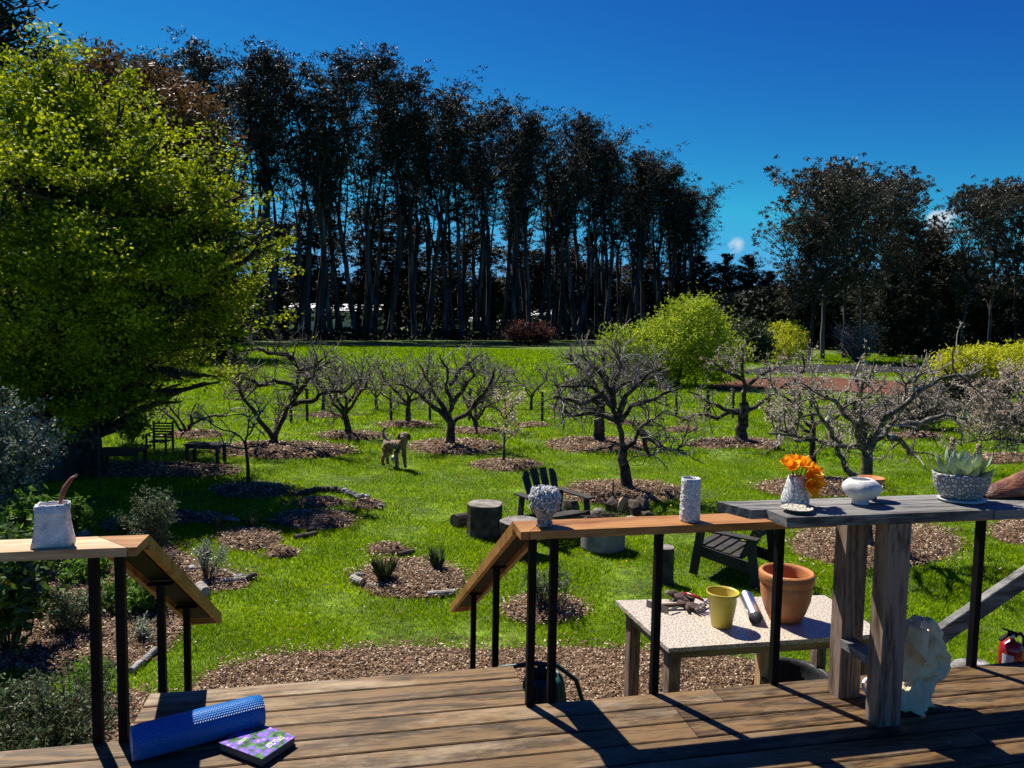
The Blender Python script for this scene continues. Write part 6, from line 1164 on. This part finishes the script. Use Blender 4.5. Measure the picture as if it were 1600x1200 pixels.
# ------------------------------------------------------------------ houses beyond the grove
mM['render'] = mat('white_house_wall', [(0.62, 0.60, 0.56), (0.74, 0.72, 0.68)], 1.5, 0.8); mM['rooft'] = mat('pale_metal_roof', [(0.55, 0.54, 0.53), (0.75, 0.74, 0.73)], 3, 0.6); mM['glass'] = mat('dark_window_glass', [(0.02, 0.03, 0.04)], 1, 0.15, spec=.6)
def house(label, x0, x1, ytop, Y, zt=None):
    a, b_ = at(x0, 500, Y), at(x1, 500, Y); W = b_.x - a.x; H = at((x0 + x1) / 2, ytop, Y).z; t = thing('house', label, 'house', ((a.x + b_.x) / 2, Y, 0), 0)
    mb = MB(); mb.box((0, 3.5, H * .39), (W, 7, H * .78)); part('wall', mb, mM['render'], t)
    mb = MB(); e = .5; h0 = H * .78; mb.add([(-W / 2 - e, -e, h0), (W / 2 + e, -e, h0), (W / 2 + e, 7 + e, h0), (-W / 2 - e, 7 + e, h0), (-W / 2 - e, 3.5, H), (W / 2 + e, 3.5, H)], [(0, 1, 5, 4), (2, 3, 4, 5), (0, 4, 3), (1, 2, 5), (3, 2, 1, 0)]); part('roof', mb, mM['rooft'], t)
    for k in range(max(2, int(W / 3.5))):
        x = -W / 2 + (k + .5) * W / max(2, int(W / 3.5)); mb = MB(); mb.box((x, -.03, H * .5), (1.3, .08, 1.2)); w_ = part('window', mb, mM['palelog'], t); mb = MB(); mb.box((x, -.08, H * .5), (1.1, .04, 1.0)); part('pane', mb, mM['glass'], w_)
house('long low white house glimpsed through the trunks at the left of the row', 452, 592, 474, 178)
house('white house glimpsed through the trunks behind the red-leaved shrub', 828, 892, 484, 205)
house('small pale house glimpsed through the trunks left of the red-leaved shrub', 735, 778, 496, 200)

# ------------------------------------------------------------------ ground, mulch, earth, pond
def img(X, Y, Z=0.0):
    d = np.stack([X, Y, np.full_like(X, Z) - EYE], -1); z = d @ cf; return 800 + F_PX * (d @ cr) / z, 600 - F_PX * (d @ cu) / z
lawn_m = mat('lawn_soil', [(0.035, 0.045, 0.006), (0.07, 0.12, 0.004), (0.15, 0.22, 0.008)], 1.4, 0.95, 0.8, 18, detail=14, fine=.6)
n1 = 140; xs = np.sign(np.linspace(-1, 1, n1)) * np.abs(np.linspace(-1, 1, n1)) ** 2.2 * 900; ys = -30 + np.linspace(0, 1, n1) ** 2.6 * 1500; X, Y = np.meshgrid(xs, ys); Z = np.zeros_like(X)
far = np.clip((Y - 30) / 60, 0, 1); Z += far * .12 * np.sin(X * .11) * np.cos(Y * .07) - .02
V = np.stack([X, Y, Z], -1).reshape(-1, 3); i, j = np.meshgrid(np.arange(n1 - 1), np.arange(n1 - 1), indexing='ij'); F = np.stack([i * n1 + j, i * n1 + j + 1, (i + 1) * n1 + j + 1, (i + 1) * n1 + j], -1).reshape(-1, 4)
o = link('ground', np_mesh('ground', V, F, lawn_m)); o['kind'] = 'structure'
# distant wooded ridge, seen in slivers between trunks
hx = np.linspace(-900, 900, 90); hz = 26 + 16 * np.array([mn.noise(Vector((float(x) * .006, 3, 0))) for x in hx]) ; V = []; 
for x, z in zip(hx, hz): V += [(x, 620, -1), (x, 700, z * .55), (x, 820, z), (x, 1000, -1)]
F = [(k * 4 + j, (k + 1) * 4 + j, (k + 1) * 4 + j + 1, k * 4 + j + 1) for k in range(89) for j in range(3)]
o = link('hills', np_mesh('hills', V, F, mat('wooded_hill', [(0.02, 0.035, 0.03), (0.05, 0.07, 0.06)], .05, .9))); o['kind'] = 'structure'

def surface(name, pts, z, m, kind='structure'):
    P_ = [G(x, y) for x, y in pts]; c = sum((p for p in P_), Vector()) / len(P_); n = 48; ring = []
    for a, b_ in zip(P_, P_[1:] + P_[:1]):
        for k in range(6): p = a.lerp(b_, k / 6); ring.append(p)
    V = [(c.x, c.y, z)]; 
    for r in (.5, 1.0):
        for k, p in enumerate(ring): w = 1 + (.03 * mn.noise(Vector((p.x * .8, p.y * .8, 4))) if r == 1 else 0); q = c + (p - c) * r * w; V.append((q.x, q.y, z if r < 1 else z - .03))
    m_ = len(ring); F = [(0, 1 + k, 1 + (k + 1) % m_) for k in range(m_)] + [(1 + k, 1 + m_ + k, 1 + m_ + (k + 1) % m_, 1 + (k + 1) % m_) for k in range(m_)]
    mb = MB(); mb.add(V, F); o = part(name, mb, m); o['kind'] = kind; return o
earth = mat('red_brown_earth', [(0.05, 0.014, 0.005), (0.11, 0.034, 0.012), (0.16, 0.06, 0.026)], 1.2, 0.95, 1.0, 12, fine=.2)
surface('bare_earth', [(1108, 603), (1130, 594), (1200, 590), (1290, 590), (1400, 596), (1488, 608), (1492, 620), (1440, 622), (1330, 612), (1200, 606), (1120, 608)], .05, earth)
surface('pond', [(1160, 580), (1200, 572), (1300, 568), (1420, 570), (1478, 575), (1470, 583), (1300, 583), (1180, 585)], .03, mat('dark_pond_water', [(0.014, 0.014, 0.013), (0.035, 0.034, 0.03)], .5, 0.7, spec=.15))
surface('pond', [(1478, 606), (1520, 602), (1600, 604), (1640, 606), (1640, 612), (1540, 610), (1480, 610)], .035, bpy.data.materials['dark_pond_water'])

mulch_m = mat('mulch_bed', [(0.03, 0.017, 0.009), (0.11, 0.062, 0.034), (0.24, 0.15, 0.09)], 14, 0.95, 1.2, 50, fine=.4)
ELL = [(440, 703, 118, 13), (305, 680, 46, 7), (548, 681, 58, 6), (635, 664, 45, 5), (710, 698, 78, 12), (742, 674, 46, 5), (790, 727, 57, 8), (930, 695, 84, 12), (970, 769, 100, 18), (1148, 693, 76, 8), (1280, 762, 98, 15), (1365, 850, 135, 38), (1430, 681, 42, 5), (1560, 717, 62, 7), (1600, 830, 52, 20), (975, 662, 26, 3), (395, 767, 62, 11), (832, 665, 30, 3), (1065, 672, 30, 3), (505, 650, 30, 3), (1200, 700, 20, 3),
       (390, 844, 52, 17), (492, 813, 66, 14), (440, 866, 27, 7), (605, 860, 34, 7), (642, 905, 90, 30), (850, 953, 68, 22), (268, 809, 44, 9), (200, 822, 46, 10), (500, 786, 40, 6), (575, 790, 26, 6), (330, 812, 26, 6), (230, 735, 150, 12)]
POLY = [[(-60, 925), (40, 885), (110, 848), (190, 840), (255, 848), (300, 868), (330, 885), (395, 902), (385, 915), (330, 925), (296, 940), (292, 965), (283, 990), (270, 1012), (240, 1030), (190, 1048), (120, 1052), (40, 1045), (-60, 1050)],
        [(262, 1180), (300, 1075), (340, 1045), (420, 1022), (520, 1014), (640, 1008), (760, 1013), (900, 1010), (1010, 1013), (1110, 1020), (1185, 1032), (1215, 1060), (1240, 1130), (1200, 1190)],
        [(-60, 1150), (60, 1128), (140, 1100), (200, 1075), (240, 1085), (270, 1130), (200, 1220), (-60, 1240)]]
def in_poly(x, y, P_):
    P_ = np.array(P_, float); c = np.zeros(x.shape, bool); j = len(P_) - 1
    for i in range(len(P_)):
        xi, yi = P_[i]; xj, yj = P_[j]; c ^= ((yi > y) != (yj > y)) & (x < (xj - xi) * (y - yi) / (yj - yi + 1e-9) + xi); j = i
    return c
def in_mulch(X, Y, grow=1.0):
    x, y = img(X, Y); w = np.array([mn.noise(Vector((float(a) * 3.5, float(b_) * 3.5, 0))) for a, b_ in zip(X, Y)]) if len(X) < 400000 else 0; c = np.zeros(X.shape, bool)
    for ex_, ey, rx, ry in ELL: c |= ((x - ex_) / (rx * grow)) ** 2 + ((y - ey) / (ry * grow)) ** 2 < 1 + w * .45
    for P_ in POLY: c |= in_poly(x + w * 10, y + w * 6, P_)
    return c
for (ex_, ey, rx, ry) in ELL:
    K, N = 7, 34; V = []; P0 = G(ex_, ey); sd = rnd.uniform(0, 99); hgt = .075 if ey > 0 else 0
    for k in range(K + 1):
        for j in range(N):
            a = 2 * math.pi * j / N; r = k / K; p = G(ex_ + math.cos(a) * rx * r * (1 + .10 * mn.noise(Vector((math.cos(a) * 2 + sd, math.sin(a) * 2, 0)))), ey + math.sin(a) * ry * r * (1 + .10 * mn.noise(Vector((math.cos(a) * 2, sd, math.sin(a) * 2)))))
            V.append((p.x, p.y, (.012 + hgt * (1 - r ** 2.2)) * (1 + .3 * mn.noise(Vector((p.x * 2, p.y * 2, 1)))) - (.035 if k == K else 0)))
    mb = MB(); mb.add(V, [(k * N + j, (k + 1) * N + j, (k + 1) * N + (j + 1) % N, k * N + (j + 1) % N) for k in range(K) for j in range(N)]); o = part('mulch', mb, mulch_m, None, True); o['kind'] = 'structure'
for i_, P_ in enumerate(POLY): surface('mulch', P_, .022 + .004 * i_, mulch_m)

def scatter_boxes(name, X, Y, Z, L, W, T, m, label=None):
    N = len(X); a = rng.uniform(0, 6.28, N); tl = rng.normal(0, .35, N); rl = rng.normal(0, .35, N); u_ = np.stack([np.cos(a) * np.cos(tl), np.sin(a) * np.cos(tl), np.sin(tl)], 1); v_ = np.stack([-np.sin(a) * np.cos(rl), np.cos(a) * np.cos(rl), np.sin(rl)], 1); w_ = np.cross(u_, v_); C = np.stack([X, Y, Z], 1)
    cs = [(-1, -.7, -1), (1, -1, -1), (.8, 1, -1), (-1, .8, -1), (-1, -.7, 1), (1, -1, 1), (.8, 1, 1), (-1, .8, 1)]; V = np.stack([C + u_ * (L / 2 * c[0])[:, None] + v_ * (W / 2 * c[1])[:, None] + w_ * (T / 2 * c[2])[:, None] for c in cs], 1).reshape(-1, 3)
    f = np.array([(4, 5, 6, 7), (0, 1, 5, 4), (1, 2, 6, 5), (2, 3, 7, 6), (3, 0, 4, 7)]); F = (np.arange(N)[:, None, None] * 8 + f[None]).reshape(-1, 4); o = link(name, np_mesh(name, V, F, m)); o['kind'] = 'stuff'
    if label: o['label'] = label
    return o
def sample(Y0, Y1, dens):
    n = int(dens * (Y1 - Y0) * ((Y0 + Y1) * .72 + 2.5)); Y = rng.uniform(Y0, Y1, n); X = rng.uniform(-1, 1, n) * ((Y1 * .72) + 1.3); k = np.abs(X) < Y * .72 + 1.3; return X[k], Y[k]
def deck_b(X, Y): return (X - DO.x) * DW.x + (Y - DO.y) * DW.y, (X - DO.x) * DU.x + (Y - DO.y) * DU.y
chips_m = mat('wood_chip', [(0.035, 0.017, 0.008), (0.15, 0.08, 0.036), (0.26, 0.16, 0.085), (0.62, 0.50, 0.35)], 3, 0.8, island=1.0, contrast=(0.0, 1.0))
Xs, Ys, Ls = [], [], []
for y0, y1, de, L in ((3.4, 6.6, 2900, .025), (6.6, 9, 1800, .030), (9, 12, 1200, .036), (12, 16, 700, .045), (16, 24, 220, .07)):
    X, Y = sample(y0, y1, de); k = in_mulch(X + rng.normal(0, .07, len(X)), Y + rng.normal(0, .09, len(X))) | ((rng.random(len(X)) < .006) & (Y < 12)); b_, a_ = deck_b(X, Y); k &= (b_ > -.15); Xs.append(X[k]); Ys.append(Y[k]); Ls.append(np.full(k.sum(), L))
X, Y, L = map(np.concatenate, (Xs, Ys, Ls)); ix, iy = img(X, Y); zz = np.zeros(len(X))
for ex_, ey, rx, ry in ELL: q = ((ix - ex_) / rx) ** 2 + ((iy - ey) / ry) ** 2; zz = np.maximum(zz, np.where(q < 1, .075 * (1 - np.clip(q, 0, 1) ** 1.1), 0))
print('chips', len(X)); scatter_boxes('wood_chips', X, Y, zz + .03 + rng.uniform(-.008, .012, len(X)), L * rng.uniform(.5, 1.6, len(X)), L * rng.uniform(.25, .6, len(X)), L * .09, chips_m, 'loose wood chips covering the beds and paths')

# ------------------------------------------------------------------ grass
grass_m = mat('grass_blade', [(0.03, 0.085, 0.001), (0.19, 0.34, 0.002), (0.56, 0.66, 0.012)], 0.9, 0.85, transl=.5, tcol=(1, 1, .3), island=.6, spec=.04, contrast=(.25, .78), detail=6)
tot = 0
for bi, (y0, y1, de, h, w) in enumerate(((4.2, 7.5, 8500, .032, .0052), (7.5, 11, 4200, .036, .0078), (11, 17, 1900, .045, .0125), (17, 28, 520, .07, .026), (28, 48, 150, .11, .05), (48, 95, 34, .16, .11))):
    X, Y = sample(y0, y1, de); b_, a_ = deck_b(X, Y); k = (b_ > -.1)
    X, Y = X[k], Y[k]
    if y1 < 30:
        k = ~in_mulch(X, Y, .93) | (rng.random(len(X)) < .035); X, Y = X[k], Y[k]
        d = np.array([mn.noise(Vector((float(a) * 1.1, float(c) * 1.1, 7))) + .5 * mn.noise(Vector((float(a) * 4, float(c) * 4, 2))) for a, c in zip(X, Y)]); k = rng.random(len(X)) < np.clip(1.0 + d * 1.15, .22, 1); X, Y, d = X[k], Y[k], d[k]
    else:
        ix, iy = img(X, Y); k = ~(in_poly(ix, iy, [(1105, 606), (1200, 586), (1400, 588), (1492, 604), (1500, 622), (1330, 622), (1120, 614)]) | in_poly(ix, iy, [(1160, 585), (1160, 570), (1478, 570), (1478, 583)]) | in_poly(ix, iy, [(1478, 612), (1478, 603), (1640, 603), (1640, 612)])); X, Y = X[k], Y[k]; d = np.zeros(len(X))
    N = len(X); tot += N; a = rng.uniform(0, 6.28, N); le = rng.uniform(.2, 1.0, N); hh = h * rng.uniform(.5, 1.35, N) * (1 + .35 * np.clip(d, -1, 1)); ww = w * rng.uniform(.7, 1.3, N); phi = rng.uniform(0, 6.28, N)
    B = np.stack([X, Y, np.full(N, -.015)], 1); s = np.stack([np.cos(phi), np.sin(phi), 0 * a], 1) * (ww / 2)[:, None]; tip = B + np.stack([np.cos(a) * hh * le, np.sin(a) * hh * le, hh], 1); mid = B + (tip - B) * .5 + np.array([0, 0, 1.0]) * (hh * .16)[:, None]
    V = np.stack([B - s, B + s, mid + s * .8, tip, mid - s * .8], 1).reshape(-1, 3) if y1 < 12 else np.stack([B - s, B + s, tip], 1).reshape(-1, 3)
    o = link('grass', np_mesh('grass', V, np.arange(len(V)).reshape(N, -1), grass_m)); o['kind'] = 'stuff'; o['label'] = ['grass just beyond the deck', 'grass around the garden chairs', 'grass around the nearest orchard trees', 'grass at the back of the orchard', 'grass of the field beyond the fence', 'grass of the far meadow'][bi]
print('blades', tot)
# small pale flowers dotted in the lawn
X, Y = sample(9, 24, 5); k = ~in_mulch(X, Y, 1.1) & (rng.random(len(X)) < .6); X, Y = X[k], Y[k]; Z = rng.uniform(.05, .09, len(X)); V, F = leaf_quads(np.stack([X, Y, Z], 1), .03, .03, None, 1); o = link('daisies', np_mesh('daisies', V, F, mM['yellow'])); o['kind'] = 'stuff'; o['label'] = 'tiny yellow flowers dotted in the lawn'
# fallen leaves and blossom petals on the boards
for (px, py, lab) in ((1595, 1180, 'curled pale leaf on the deck at the bottom right corner'), (1550, 1188, 'small pale petal on the deck near the bottom right corner'), (1483, 1160, 'tiny pale petal on the shaded board under the counter')):
    P = G(px, py, DECK + .004); t = thing('fallen_leaf', lab, 'leaf', P, rnd.uniform(0, 3)); mb = MB(); mb.add([(-.016, 0, 0), (0, -.006, .004), (.018, 0, .001), (0, .006, .005)], [(0, 1, 2, 3)]); part('blade', mb, mM['palelog'], t)
print('objects', len(bpy.data.objects))
